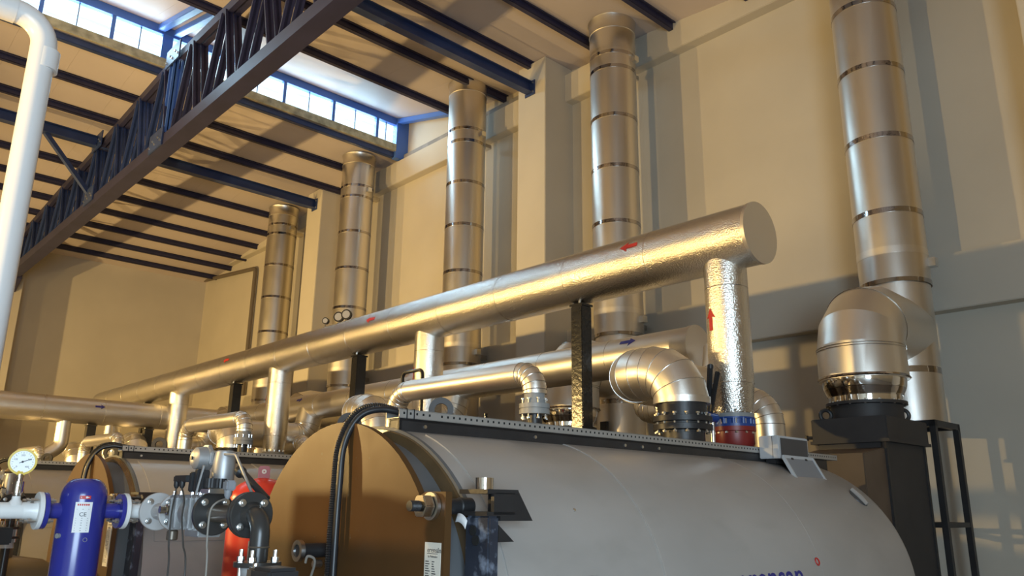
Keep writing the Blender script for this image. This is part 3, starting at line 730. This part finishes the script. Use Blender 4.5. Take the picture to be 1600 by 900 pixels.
# ------------------------------------------------------------------ pipework on each boiler crown
def make_top(i):
    x = BX[0]
    G = 'fat segmented elbows on the boiler crowns'
    e = thing('segmented_elbow', (x-.07, 5.14, 2.06), 'fat silver segmented elbow pipe on a black flange on the nearest boiler', 'pipe', G)
    cx, cy = x-.07, 5.14; R = .212
    path = insulated(e, [(cx, cy, 2.47), (cx, cy, 2.73), (x-.65, cy+.02, 2.745), (x-.65, cy+1.5, 2.76), (x-.65, YR-.02, 3.2)], R, [.26, .235, .25], 'foil_smooth', 4, 44)
    obj('jacket_hem', band((cx, cy, 2.49), (0, 0, 1), R, .05, .006, 48), 'foil_smooth', e)
    obj('neck', MB().lathe((cx, cy, 2.06), (0, 0, 1), [(0, .165), (.20, .165), (.205, .225), (.245, .225), (.25, .20), (.262, .20), (.267, .225), (.305, .225), (.31, .185), (.43, .190)], 44), 'black', e)
    for mb in bolts((cx, cy, 2.318), (0, 0, 1), .200, 14, .016, .15, a0=.1): obj('bolt', mb, 'zinc', e)
    f = thing('low_elbow_pipe', (x-.05, 6.38, 2.05), 'lower silver elbow pipe bending down behind the nearest riser', 'pipe', 'low return pipes on the boiler crowns')
    insulated(f, [(x-.05, 6.38, 2.05), (x-.05, 6.38, 2.62), (x-1.42, 6.38, 2.62), (x-1.42, 6.66, 3.05)], .135, [.22, .17], 'foil_smooth', 6, 36)
    s = thing('vent_pipe', (x-.07, 3.55, 2.06), 'slender silver pipe bent down onto a small bolted flange on the nearest boiler', 'pipe', 'slender bent pipes on the boilers')
    insulated(s, [(x-.07, 3.55, 2.385), (x-.07, 3.55, 2.52), (x-1.60, 3.55, 2.535), (x-1.60, 3.55, .4)], .078, [.115, .16], 'foil_smooth', 5, 32)
    obj('stub', MB().cyl((x-.07, 3.55, 2.05), (x-.07, 3.55, 2.28), .048, n=20), 'black', s)
    obj('flange', MB().lathe((x-.07, 3.55, 2.255), (0, 0, 1), [(0, .098), (.028, .098), (.030, .092), (.036, .092), (.038, .098), (.066, .098), (.07, .072), (.135, .066)], 32), 'valve_grey', s)
    for mb in bolts((x-.07, 3.55, 2.29), (0, 0, 1), .078, 8, .011, .13, a0=.3): obj('bolt', mb, 'zinc', s)
    obj('foot', MB().cyl((x-1.60, 3.55, 0), (x-1.60, 3.55, .4), .06, n=20), 'black', s)
    return e, f, s
tops = make_top(0)
TL = [['fat silver segmented elbow pipe on the {} boiler', 'lower silver elbow pipe behind the riser of the {} boiler', 'slender bent silver pipe with small flange on the {} boiler'][k] for k in range(3)]
for i in range(1, 5):
    for k in range(3): copy_tree(tops[k], (BX[i]-BX[0], 0, 0), TL[k].format(BN[i]+' from the right'))

# economiser boxes with chrome flue elbows into the stacks
def make_eco():
    x = BX[0]
    t = thing('economiser', (x, 8.2, 0), 'black economiser box behind the nearest boiler with hood and lifting eyes', 'economiser', 'economisers behind the boilers')
    xa, xb, ya, yb = x-.40, x+.36, 7.84, 8.84
    obj('casing', MB().box((xa+.04, ya+.04, .1), (xb-.04, yb-.04, 2.36)), 'eco', t, smooth=0, bevel=.01)
    obj('cap', MB().box((xa, ya, 2.34), (xb, yb, 2.58)), 'eco', t, smooth=0, bevel=.008)
    obj('cap_rim', MB().box((xa-.015, ya-.015, 2.33), (xb+.015, yb+.015, 2.36)), 'eco', t, smooth=0)
    for px, py in ((xb-.04, ya+.04), (xb-.04, yb-.04)): obj('corner_angle', MB().box((px-.03, py-.03, .1), (px+.012, py+.012, 2.34)), 'black', t, smooth=0)
    obj('hood', MB().prism([(6.60, .7), (6.60, 1.6), (7.38, 1.75), (7.38, 2.20), (ya+.05, 2.28), (ya+.05, .7)], x-.37, x+.31, 'YZ'), 'brown', t, smooth=0, bevel=.008)
    obj('neck', MB().lathe((x, 8.27, 2.57), (0, 0, 1), [(0, .345), (.15, .345), (.155, .39), (.185, .39)], 56), 'eco', t)
    for mb in bolts((x, 8.27, 2.745), (0, 0, 1), .37, 16, .010, .05): obj('bolt', mb, 'zinc', t)
    for px, py in ((xa+.12, ya+.1), (xb-.06, yb-.42)): obj('lifting_eye', MB().tube(circ((px, py, 2.625), (.7, -.7, 0), .055, 24), .020, 8, closed=True), 'black', t)
    obj('drain_cock', MB().cyl((xa-.06, ya+.02, 2.40), (xa, ya+.02, 2.40), .018, n=8).box((xa-.075, ya+.0, 2.375), (xa-.055, ya+.04, 2.425)), 'black', t)
    for px in (xa+.08, xb-.08):
        for py in (ya+.1, yb-.1): obj('foot', MB().box((px-.06, py-.06, 0), (px+.06, py+.06, .11)), 'black', t, smooth=0)
    f = thing('flue_elbow', (x, 8.27, 2.755), 'chrome ringed silver flue elbow leaning into the foot of the nearest stack', 'flue', 'flue elbows below the stacks')
    cy = 8.27
    obj('cone_ring', MB().lathe((x, cy, 2.755), (0, 0, 1), [(0, .350), (.06, .352), (.062, .358), (.14, .392), (.15, .40), (.23, .408), (.235, .40)], 64, cap=False), 'chrome', f)
    obj('dull_band', MB().lathe((x, cy, 2.825), (0, 0, 1), [(0, .366), (.068, .394)], 64, cap=False), 'strap', f)
    obj('cut_edge', MB().lathe((x, cy, 2.985), (0, 0, 1), [(0, .425), (.015, .452), (.035, .438)], 64, cap=False), 'strap', f)
    path, J = bend([(x, cy, 2.985), (x, cy, 3.66), (x, YS, 3.66)], .36, 3)
    obj('elbow_jacket', MB().tube(path, [.436]+[.432, .428, .42, .41]+[.39], 56), 'foil_smooth', f, smooth=14)
    for z in (3.30, 3.325): obj('gore_seam', bead((x, cy, z), (0, 0, 1),   .437, .004, 56), 'seam', f)
    for k in J[1:3]: obj('gore_seam', bead(path[k], path[k+1]-path[k-1], .424, .004, 56), 'seam', f)
    return t, f
ec = make_eco()
for i in range(1, 5):
    copy_tree(ec[0], (BX[i]-BX[0], 0, 0), f'black economiser box behind the {BN[i]} boiler from the right')
    copy_tree(ec[1], (BX[i]-BX[0], 0, 0), f'chrome ringed flue elbow below the {BN[i]} stack from the right')

# grey control box with hanging lid on the nearest crown
t = thing('control_box', (-3.27, 6.0, 2.06), 'light grey control box with dark front and open lid hanging down on the nearest boiler', 'box')
bx0, bx1, by0, by1, bz0, bz1 = -3.355, -3.185, 5.77, 6.24, 2.075, 2.25
obj('box_body', MB().box((bx0, by0, bz0), (bx1, by1, bz1)), 'box_grey', t, smooth=0, bevel=.006)
obj('side_groove', MB().box((bx0+.115, by0-.001, bz0+.005), (bx0+.119, by0+.002, bz1-.004)), 'panel_dark', t, smooth=0)
obj('front_panel', MB().box((bx1-.002, by0+.03, bz0+.022), (bx1+.004, by1-.02, bz1-.018)), 'panel_dark', t, smooth=0)
obj('latch', MB().box((bx1+.004, by0+.20, bz0+.016), (bx1+.010, by0+.30, bz0+.022)), 'tray', t, smooth=0)
lid = MB()
def lp(v, h): return Vector((bx1+.012+.115*h, by0+.02+v, bz0+.005-.205*h))
a, b, c, d = lp(0, 0), lp(.46, 0), lp(.46, 1), lp(0, 1)
lid.add([a, b, c, d]+[p+Vector((.010, 0, .008)) for p in (a, b, c, d)], [(0, 1, 2, 3), (7, 6, 5, 4), (0, 4, 5, 1), (1, 5, 6, 2), (2, 6, 7, 3), (3, 7, 4, 0)])
ld = obj('lid', lid, 'plug_grey', t, smooth=0)
for (p, q) in ((a, b), (b, c), (c, d), (d, a)): obj('lid_rim', MB().bar(p+Vector((.008, 0, .008)), q+Vector((.008, 0, .008)), .016, .024), 'box_grey', ld, smooth=0)
for v in (.12, .34): obj('hinge', MB().cyl(lp(v-.015, 0)+Vector((.012, 0, -.006)), lp(v+.015, 0)+Vector((.012, 0, -.006)), .011, n=10), 'black', t)
obj('box_foot', MB().box((bx0+.02, by0+.06, 2.04), (bx0+.10, by1-.06, bz0)), 'black', t, smooth=0)

# loose bits on the door clamp
t = thing('foil_collar', (-2.70, 2.35, 1.764), 'short chrome foil ring lying on the door clamp bracket', 'ring')
obj('foil_ring', MB().ring((-2.70, 2.345, 1.789), (0, 0, 1), .038, .041, .05, 32), 'chrome', t, smooth=30)
mb = MB(); n = 8
for k in range(n+1):
    a = -.3+1.4*k/n
    for z in (0, .035): mb.v.append(Vector((-2.755+.055*math.sin(a), 2.262-.02*math.cos(a)*.5-z*.3, 1.664-.055*(1-math.cos(a))-z)))
for k in range(n): mb.f.append((2*k, 2*k+2, 2*k+3, 2*k+1))
pz = obj('paper_scrap', mb, 'paper_white', None, 'curled white paper scrap stuck below the door clamp bolt', cat='paper')
m_ = pz.modifiers.new('thickness', 'SOLIDIFY'); m_.thickness = .0008

# bent rod behind the nearest tray
hp, _ = bend([(-5.72, 3.98, 0), (-5.70, 3.98, 2.80), (-5.41, 3.98, 2.80), (-5.42, 3.98, 0)], .05, 4)
fin(obj('bent_rail', MB().tube(hp, .016, 10), 'black_shiny'), 'bent black rail loop standing between the two nearest boilers', 'rail')
fin(obj('steel_rod', MB().cyl((-4.95, 4.3, 0), (-4.95, 4.3, 2.42), .015, n=10), 'black_shiny'), 'thin upright black rod behind the lifting ring of the nearest boiler', 'rod')

# ------------------------------------------------------------------ gas train of the nearest boiler
ZG, YG, XG = 1.656, 1.30, -3.70
PARTS = []
def flange_x(t, x, r, th, m, name='flange', y=YG, z=ZG, bolts_at=None, bm='zinc'):
    f = obj(name, MB().lathe((x, y, z), (1, 0, 0), [(0, .02), (0, r-.003), (.003, r), (th-.003, r), (th, r-.003), (th, .02)], 40, cap=False), m, t)
    if bolts_at:
        for k in range(4):
            a = PI/4+k*PI/2; p = Vector((x+th, y+bolts_at*math.cos(a), z+bolts_at*math.sin(a)))
            mb = MB().lathe(p, (1, 0, 0), [(0, .0135), (.003, .0135), (.0032, .0105), (.011, .0105), (.0115, .006), (.015, .006)], 12)
            obj('bolt', mb, bm, t)
    return f
def flange_y(t, y, r, th, m, x=XG, z=ZG, n=8, name='flange', bl=None):
    f = obj(name, MB().lathe((x, y, z), (0, 1, 0), [(0, .02), (0, r-.002), (.002, r), (th-.002, r), (th, r-.002), (th, .02)], 40, cap=False), m, t)
    if bl:
        for k in range(4):
            a = PI/4+k*PI/2; c = Vector((x+bl*math.cos(a), y+th/2, z+bl*math.sin(a)))
            obj('bolt', MB().cyl(c-Vector((0, .052, 0)), c+Vector((0, .050, 0)), .0055, n=8).cyl(c-Vector((0, .040, 0)), c-Vector((0, .030, 0)), .011, n=6).cyl(c+Vector((0, .028, 0)), c+Vector((0, .040, 0)), .011, n=6), 'zinc', t)
    return f
# white inlet pipe with its flange
t = thing('gas_inlet_pipe', (XG, .5, ZG-.031), 'white inlet pipe with flange left of the blue gas filter', 'pipe'); PARTS.append(t)
obj('pipe', MB().cyl((XG, -1.2, ZG), (XG, .852, ZG), .0315, n=28), 'white_pipe', t)
obj('neck', MB().lathe((XG, .80, ZG), (0, 1, 0), [(0, .0315), (.025, .034), (.05, .042)], 28), 'white_pipe', t)
flange_y(t, .850, .073, .017, 'white_pipe', bl=.055)
obj('gauge_socket', MB().lathe((XG, .775, ZG+.02), (0, 0, 1), [(0, .03), (.012, .024), (.022, .016), (.034, .015)], 20), 'white_pipe', t)
# gauge on its cock
t = thing('pressure_gauge', (XG, .775, ZG+.078), 'round white pressure gauge with yellow rim above the white gas pipe', 'gauge'); PARTS.append(t)
gz = ZG+.046
obj('cock', MB().lathe((XG, .775, gz), (0, 0, 1), [(0, .012), (.012, .016), (.02, .016), (.022, .021), (.065, .021), (.067, .013), (.08, .013), (.081, .015), (.093, .015)], 18), 'chrome', t)
obj('stem', MB().box((XG-.012, .775-.014, gz+.086), (XG+.012, .775+.014, gz+.106)), 'yellow', t, smooth=0, bevel=.003)
gc = Vector((XG, .777, 1.843)); gd = Vector((.93, -.26, -.05)).normalized()
gu = Vector((0, 0, 1)); gr = gu.cross(gd).normalized(); gu = gd.cross(gr).normalized()
obj('case', MB().lathe(gc-gd*.022, gd, [(0, .04), (.004, .049), (.030, .0505), (.036, .0505), (.037, .043), (.033, .0425)], 48), 'yellow', t)
dl = obj('dial', MB().cyl(gc+gd*.008, gc+gd*.0125, .0425, n=48), 'dial', t)
pm = MB()
ga = math.radians(22)
def gp(a, r, h): return gc+gd*h+(gr*math.cos(a)+gu*math.sin(a))*r
pm.bar(gp(ga+PI, .012, .0145), gp(ga, .032, .0145), .0022, .001, up=gd)
pm.cyl(gp(0, 0, .0128), gp(0, 0, .0155), .004, n=14)
obj('pointer', pm, 'print', dl, smooth=0)
tk = MB()
for k in range(19):
    a = math.radians(225-270*k/18); l = .006 if k % 3 == 0 else .003
    tk.bar(gp(a, .038-l, .0128), gp(a, .038, .0128), .0012, .0006, up=gd)
obj('scale_marks', tk, 'print', dl, smooth=0)
for k, s_ in enumerate(('0', '100', '200', '300', '400')):
    a = math.radians(225-270*k/4); c = gp(a, .026, .0129)
    text_mesh(s_, .0095, (lambda c, s_: lambda u, v, w: c+gr*(u-.0028*len(s_))+gu*(v-.0035)+gd*w*.2)(c, s_), 'print', dl, 'numeral', .0004)
# blue filter
t = thing('gas_filter', (XG, 1.02, 1.05), 'royal blue domed gas filter with white data label and red arrow', 'filter'); PARTS.append(t)
RFm = .088; fx, fy = XG, 1.02
prof = [(0, .05), (.02, RFm-.01), (.05, RFm)]+[(.66, RFm)]+[(.66+.075*math.sin(k*PI/16), RFm*(.40+.60*math.cos(k*PI/16))) for k in range(1, 9)]
obj('body', MB().lathe((fx, fy, 1.05), (0, 0, 1), prof, 48), 'blue', t)
obj('stub', MB().cyl((fx, .875, ZG), (fx, 1.175, ZG), .0315, n=28), 'blue', t)
flange_y(t, .869, .071, .017, 'blue'); flange_y(t, 1.157, .071, .017, 'blue')
obj('plug', MB().cyl((fx+.030, fy-.070, 1.56), (fx+.030+.01, fy-.070-.02, 1.56), .010, n=12), 'valve_grey', t)
cam_d = math.atan2(-fy, -fx)        # label turned towards the aisle
def on_filter(a0, z0, lift): return lambda u, v, w: (fx+(RFm+lift+w)*math.cos(a0+u/RFm), fy+(RFm+lift+w)*math.sin(a0+u/RFm), z0+v)
def patch(a0, z0, w, h, lift, m, name, par, n=6):
    f0 = on_filter(a0, z0, 0); mb = MB()
    for k in range(n+1):
        for vv in (0, h):
            for ll in (.0003, lift): mb.v.append(Vector(f0(w*k/n, vv, ll)))
    for k in range(n):
        b = 4*k; c = b+4; mb.f += [(b+1, b+3, c+3, c+1), (b, c, c+2, b+2), (b, b+1, c+1, c), (b+2, c+2, c+3, b+3)]
    mb.f += [(0, 2, 3, 1), (4*n, 4*n+1, 4*n+3, 4*n+2)]
    return obj(name, mb, m, par, smooth=40)
al = math.atan2(-fy, -fx+0)*0-.27
lab = patch(al-.30, 1.573, .062, .118, .0012, 'paper_white', 'data_label', t)
text_mesh('CE', .022, on_filter(al-.30+.018/RFm, 1.636, .0014), 'print', lab)
hb_ = MB()
for q in range(6):
    f0 = on_filter(al-.30+(.008+.0075*q)/RFm, 1.677, .0014)
    hb_.add([f0(0, 0, 0), f0(.0055, 0, 0), f0(.0055, .007, 0), f0(0, .007, 0)], [(0, 1, 2, 3)])
obj('heading_print', hb_, 'print_red', lab, smooth=0, kind='stuff')
ln = MB()
for z in (1.662, 1.627, 1.618, 1.609, 1.600, 1.589, 1.580):
    f0 = on_filter(al-.30+.008/RFm, z, .0014)
    ln.add([f0(0, 0, 0), f0(.022, 0, 0), f0(.044, 0, 0), f0(.044, .0025, 0), f0(.022, .0025, 0), f0(0, .0025, 0)], [(0, 1, 4, 5), (1, 2, 3, 4)])
obj('printed_lines', ln, 'plug_grey', lab, smooth=0)
sg = patch(al-.16, 1.703, .040, .013, .0012, 'print_red', 'arrow_sticker', t, 4)
mb = MB(); f0 = on_filter(al-.16, 1.7095, .0014)
P = [(.004, -.0022), (.024, -.0022), (.023, -.005), (.036, 0), (.023, .005), (.024, .0022), (.004, .0022)]
mb.add([f0(u, v, 0) for u, v in P], [(0, 1, 5, 6), (1, 2, 3), (1, 3, 5), (3, 4, 5)]); obj('flow_arrow', mb, 'paper_white', sg, smooth=0)
mb = MB(); mb.tube([on_filter(al+.30+.0075*math.cos(2*PI*k/16)/RFm, 1.545+.0075*math.sin(2*PI*k/16), .0008)(0, 0, 0) for k in range(16)], .0011, 5, closed=True); obj('stamp', mb, 'valve_grey', t)
# white outlet bend
t = thing('gas_outlet_bend', (XG, 1.24, ZG-.031), 'short white pipe right of the blue gas filter with bolted white flange', 'pipe'); PARTS.append(t)
pp, _ = bend([(XG, 1.19, ZG), (XG, YG, ZG), (-3.61, YG, ZG)], .05, 5)
obj('pipe', MB().tube(pp, .0315, 28), 'white_pipe', t)
flange_y(t, 1.175, .073, .017, 'white_pipe', bl=.055)
# double valve block
t = thing('gas_valve', (-3.3, YG, ZG-.07), 'grey aluminium gas valve block with drum, black plugs and flanges', 'valve'); PARTS.append(t)
flange_x(t, -3.635, .078, .018, 'grey_flange', bolts_at=.056)
obj('neck', MB().lathe((-3.62, YG, ZG), (1, 0, 0), [(0, .034), (.10, .036), (.20, .045)], 28), 'grey_flange', t)
flange_x(t, -3.43, .073, .018, 'grey_flange', bolts_at=.053)
obj('valve_body', MB().lathe((-3.41, YG, ZG), (1, 0, 0), [(0, .05), (.04, .052), (.10, .045), (.16, .060), (.20, .060), (.26, .048), (.35, .052)], 32), 'alu', t)
for k, (a, b) in enumerate(((-3.34, -3.325), (-3.285, -3.27), (-3.21, -3.195), (-3.15, -3.135), (-3.10, -3.085))):
    obj('body_rib', MB().box((a, YG-.062, ZG-.062), (b, YG+.062, ZG+.062)), 'alu', t, smooth=0, bevel=.006)
obj('top_plate', MB().box((-3.36, YG-.055, ZG+.050), (-3.06, YG+.055, ZG+.068)), 'alu', t, smooth=0, bevel=.004)
for px in (-3.34, -3.27, -3.16, -3.08):
    for py in (-.045, .045): obj('screw', MB().cyl((px, YG+py, ZG+.066), (px, YG+py, ZG+.082), .008, n=6), 'zinc', t)
obj('bottom_block', MB().box((-3.20, YG-.045, ZG-.086), (-3.07, YG+.045, ZG-.05)), 'alu', t, smooth=0, bevel=.004)
obj('bottom_plug', MB().lathe((-3.41, YG-.01, ZG-.11), (0, 0, 1), [(0, .018), (.004, .022), (.035, .022), (.04, .018)], 16), 'gas_brown', t)
obj('side_inlet', MB().lathe((-3.36, YG-.045, ZG+.01), (0, -1, 0), [(0, .022), (.02, .022), (.022, .015), (.045, .015)], 8), 'zinc_yellow', t)
dm = obj('drum', MB().lathe((-3.165, 1.240, 1.862), (0, 1, 0), [(0, .012), (.001, .028), (.012, .042), (.040, .046), (.055, .046)], 36), 'alu', t)
obj('drum_rim', MB().prism([(-3.165+.058*math.cos(a), 1.862+.058*math.sin(a)) for a in [PI/8+k*PI/4 for k in range(8)]], 1.288, 1.304), 'alu', dm, smooth=0, bevel=.003)
obj('drum_screw', MB().cyl((-3.165, 1.234, 1.862), (-3.165, 1.243, 1.862), .007, n=10), 'plug_black', dm)
obj('actuator_can', MB().lathe((-3.085, 1.335, ZG+.066), (0, 0, 1), [(0, .040), (.02, .042), (.12, .042), (.14, .040), (.165, .036), (.17, .028)], 32), 'alu', t)
for px, h in ((-3.15, .075), (-3.10, .085), (-3.045, .08)): obj('black_connector', MB().box((px-.014, 1.235, ZG+.078), (px+.014, 1.262, ZG+.078+h)), 'plug_black', t, smooth=0, bevel=.004)
obj('black_connector', MB().bar((-3.16, 1.235, ZG+.128), (-3.29, 1.235, ZG+.128), .024, .026), 'plug_black', t, smooth=0, bevel=.004)
for px in (-3.272, -3.215): obj('plug_gland', MB().lathe((px, 1.232, ZG+.122), (0, 0, -1), [(0, .011), (.02, .011), (.03, .006)], 12), 'plug_black', t)
obj('thin_rod', MB().cyl((-3.07, 1.232, ZG+.07), (-3.03, 1.235, 1.83), .005, n=8), 'alu', t)
kb = obj('setting_knob', MB().rings([[Vector((-2.975+(.036+.003*(k % 2))*math.cos(2*PI*k/40), 1.262+(.036+.003*(k % 2))*math.sin(2*PI*k/40), z)) for k in range(40)] for z in (ZG+.092, ZG+.126)]), 'plug_black', t, smooth=0)
obj('knob_base', MB().box((-3.02, 1.225, ZG+.072), (-2.94, 1.295, ZG+.088)), 'zinc', t, smooth=0, bevel=.003)
obj('grey_plug', MB().box((-2.885, 1.25, ZG+.082), (-2.845, 1.285, ZG+.118)), 'plug_grey', t, smooth=0, bevel=.005)
obj('grey_gland', MB().lathe((-2.865, 1.265, ZG+.082), (0, 0, -1), [(0, .014), (.018, .012), (.03, .006)], 12), 'plug_grey', t)
obj('limit_arm', MB().cyl((-2.985, 1.37, ZG+.150), (-2.83, 1.40, ZG+.055), .013, n=12).lathe((-3.0, 1.365, ZG+.155), (-.86, -.1, .5), [(-.02, .012), (-.01, .022), (.01, .022), (.02, .012)], 14), 'plug_black', t)
flange_x(t, -3.065, .080, .020, 'gas_black', bolts_at=.058)
# spool, elbow and shut off valve
t = thing('gas_spool_elbow', (-2.9, YG, ZG-.03), 'black flanged gas pipe turning down beside the brown boiler door', 'pipe'); PARTS.append(t)
obj('spool', MB().cyl((-3.05, YG, ZG), (-2.75, YG, ZG), .0315, n=28), 'gas_brown', t)
flange_x(t, -2.765, .0785, .018, 'gas_black'); flange_x(t, -2.745, .0785, .018, 'gas_black', bolts_at=.057)
pp, _ = bend([(-2.735, YG, ZG), (-2.655, YG, ZG), (-2.655, YG, 1.20)], .065, 8)
obj('elbow', MB().tube(pp[:-1]+[Vector((-2.655, YG, 1.555))], .0325, 30), 'gas_black', t)
obj('weld_neck', MB().lathe((-2.73, YG, ZG), (1, 0, 0), [(0, .047), (.012, .040), (.025, .033)], 28), 'gas_black', t)
obj('weld_bead', bead((-2.655, YG, 1.553), (0, 0, 1), .0325, .003, 28), 'gas_brown', t)
obj('drop_pipe', MB().cyl((-2.655, YG, 1.553), (-2.655, YG, 1.505), .0315, n=28), 'gas_black', t)
fl = obj('flange', MB().lathe((-2.655, YG, 1.490), (0, 0, 1), [(0, .02), (0, .078), (.016, .078), (.016, .02)], 36, cap=False), 'gas_black', t)
for k in range(4):
    a = PI/4+k*PI/2; px, py = -2.655+.058*math.cos(a), YG+.058*math.sin(a)
    obj('bolt', MB().cyl((px, py, 1.40), (px, py, 1.545), .0075, n=8).cyl((px, py, 1.507), (px, py, 1.522), .013, n=6), 'zinc', fl)
t = thing('shutoff_valve', (-2.655, YG, 1.35), 'shut off valve with grey black actuator at the lower edge below the gas elbow', 'valve'); PARTS.append(t)
obj('valve_body', MB().lathe((-2.655, YG, 1.36), (0, 0, 1), [(0, .05), (.05, .045), (.09, .05), (.129, .055)], 28), 'box_grey', t)
obj('lower_flange', MB().lathe((-2.655, YG, 1.425), (0, 0, 1), [(0, .078), (.016, .078)], 36), 'gas_black', t)
obj('lower_pipe', MB().cyl((-2.655, YG, 0), (-2.655, YG, 1.37), .0315, n=24), 'gas_black', t)
obj('actuator', MB().box((-2.395, 1.15, 1.40), (-2.27, 1.25, 1.512)), 'plug_black', t, smooth=0, bevel=.010)
obj('actuator_side', MB().box((-2.43, 1.155, 1.405), (-2.39, 1.245, 1.508)).box((-2.64, 1.18, 1.43), (-2.42, 1.22, 1.46)), 'gas_brown', t, smooth=0, bevel=.006)
obj('actuator_screw', MB().cyl((-2.40, 1.17, 1.508), (-2.40, 1.17, 1.520), .008, n=8), 'zinc', t)
# second train at the second boiler
N2 = ['white inlet pipe of the gas train at the second boiler', 'small yellow rimmed gauge on the second gas train', 'blue gas filter of the second gas train', 'white bend of the second gas train',
      'gas valve block of the second boiler, at the left edge', 'flanged gas elbow before the second boiler, at the left edge', 'shut off valve with actuator before the second boiler, at the left edge']
for o, l in zip(PARTS, N2): copy_tree(o, (BX[1]-BX[0], 0.12, 0), l)
# impulse tube and hanging cables
ip, _ = bend([(-3.135, 1.31, 1.880), (-2.975, 1.33, 1.872), (-2.815, 1.35, 1.70)], .03, 5)
fin(obj('impulse_tube', MB().tube(ip, .0055, 10), 'alu'), 'thin bright metal tube curving right from the top of the valve drum', 'tube')
def cable(P, r, m, lab): fin(obj('hanging_cable', MB().tube(smooth_path(P, 10), r, 8), m, None, lab, group='cables hanging from the gas valve'), None, 'cable')
cable([(-3.272, 1.232, ZG+.094), (-3.265, 1.228, 1.72), (-3.245, 1.215, 1.647), (-3.235, 1.215, 1.54), (-3.21, 1.215, 1.42), (-3.20, 1.21, .9), (-3.2, 1.24, .02)], .0034, 'cable_grey', 'dark cable hanging from the leftmost black plug of the gas valve')
cable([(-3.215, 1.232, ZG+.094), (-3.16, 1.226, 1.70), (-3.135, 1.215, 1.637), (-3.095, 1.215, 1.546), (-3.045, 1.215, 1.43), (-3.02, 1.21, .9), (-3.02, 1.24, .02)], .0034, 'cable_grey', 'dark cable hanging right of the first below the gas valve')
cable([(-2.865, 1.262, ZG+.054), (-2.83, 1.215, 1.698), (-2.83, 1.195, 1.675), (-2.84, 1.195, 1.632), (-2.835, 1.195, 1.558), (-2.815, 1.195, 1.45), (-2.80, 1.2, .9), (-2.80, 1.2, .02)], .0034, 'cable_pale', 'pale cable looping over the black flange and hanging down')
cable([(-3.50, 1.95, 1.43), (-3.49, 1.955, 1.46), (-3.485, 1.99, 1.44), (-3.53, 2.0, 1.36), (-3.60, 2.0, 1.2), (-3.62, 2.0, .02)], .006, 'cable_pale', 'pale cable running down from the sight glass on the door')

# red vessel between the boilers
tx, ty, RT = -5.60, 2.73, .225
t = thing('red_vessel', (tx, ty, 0), 'red domed vessel with lifting lug half hidden behind the brown boiler door', 'tank')
prof = [(.22, .05), (.24, RT*.6), (.30, RT), (1.72, RT)]+[(1.72+.15*math.sin(k*PI/16), max(.004, RT*math.cos(k*PI/16))) for k in range(1, 9)]
obj('shell', MB().lathe((tx, ty, 0), (0, 0, 1), prof, 48), 'red_tank', t)
d = Vector((.9, -.44, 0)).normalized(); s_ = Vector((-d.y, d.x, 0))
lug = []
c0 = Vector((tx, ty, 1.86))
mb = MB().bar(c0-d*.008, c0+d*.008, .085, .05); mb = MB()
pl = [(-.042, 0), (.042, 0), (.042, .075), (.030, .095), (-.030, .095), (-.042, .075)]
mb.add([c0-d*.006+s_*u+Vector((0, 0, v)) for u, v in pl]+[c0+d*.006+s_*u+Vector((0, 0, v)) for u, v in pl], [(0, 1, 2, 3, 4, 5), (11, 10, 9, 8, 7, 6)]+[(i, i+6, (i+1) % 6+6, (i+1) % 6) for i in range(6)])
lg = obj('lug', mb, 'red', t, smooth=0)
obj('lug_eye', MB().ring(c0+Vector((0, 0, .055)), d, .006, .017, .016, 20), 'grey_flange', lg)
for k in range(3): obj('leg', MB().box((tx+.16*math.cos(2.1*k)-.02, ty+.16*math.sin(2.1*k)-.02, 0), (tx+.16*math.cos(2.1*k)+.02, ty+.16*math.sin(2.1*k)+.02, .32)), 'black', t, smooth=0)
a0 = math.atan2(-ty, -tx*1.0)-.28
mb = MB()
for k in range(5):
    a = a0+.24*k/4
    for z in (1.31, 1.44):
        for rr in (RT-.001, RT+.002): mb.v.append(Vector((tx+rr*math.cos(a), ty+rr*math.sin(a), z)))
for k in range(4):
    b = 4*k; c = b+4; mb.f += [(b+1, b+3, c+3, c+1), (b, c, c+2, b+2), (b, b+1, c+1, c), (b+2, c+2, c+3, b+3)]
obj('data_plate', mb, 'plug_grey', t, smooth=40)

# cabinets added out of frame on the left to shade the lower boiler door
def cabinet(x0, x1, y0, y1, face, label):
    t = thing('shade_cabinet', ((x0+x1)/2, (y0+y1)/2, 0), label, 'cabinet', 'added cabinets shading the lower boiler door')
    obj('casing', MB().box((x0, y0, .1), (x1, y1, 2.15)), 'box_grey', t, smooth=0, bevel=.008)
    obj('plinth', MB().box((x0+.03, y0+.03, 0), (x1-.03, y1-.03, .1)), 'black', t, smooth=0)
    d = obj('door', MB().box((x0+.03, y0-.02, .14), (x1-.03, y0, 2.11)) if face == 'y' else MB().box((x0-.02, y0+.03, .14), (x0, y1-.03, 2.11)), 'box_grey', t, smooth=0, bevel=.004)
    obj('handle', MB().box((x1-.12, y0-.05, 1.05), (x1-.09, y0-.02, 1.22)) if face == 'y' else MB().box((x0-.05, y1-.12, 1.05), (x0-.02, y1-.09, 1.22)), 'plug_black', d, smooth=0)
cabinet(-6.47, -5.87, -1.0, -.12, 'x', 'added grey shading cabinet standing across the aisle, its door towards the far end')
cabinet(-6.47, -5.87, -.10, .78, 'x', 'added grey shading cabinet across the aisle beside the second gas train')
cabinet(-5.84, -5.04, -.20, .28, 'y', 'added grey shading cabinet of the aisle row farthest from the camera')
cabinet(-5.02, -4.22, -.20, .28, 'y', 'middle added grey shading cabinet of the aisle row')
cabinet(-4.20, -3.40, -.20, .28, 'y', 'added grey shading cabinet of the aisle row nearest the camera')
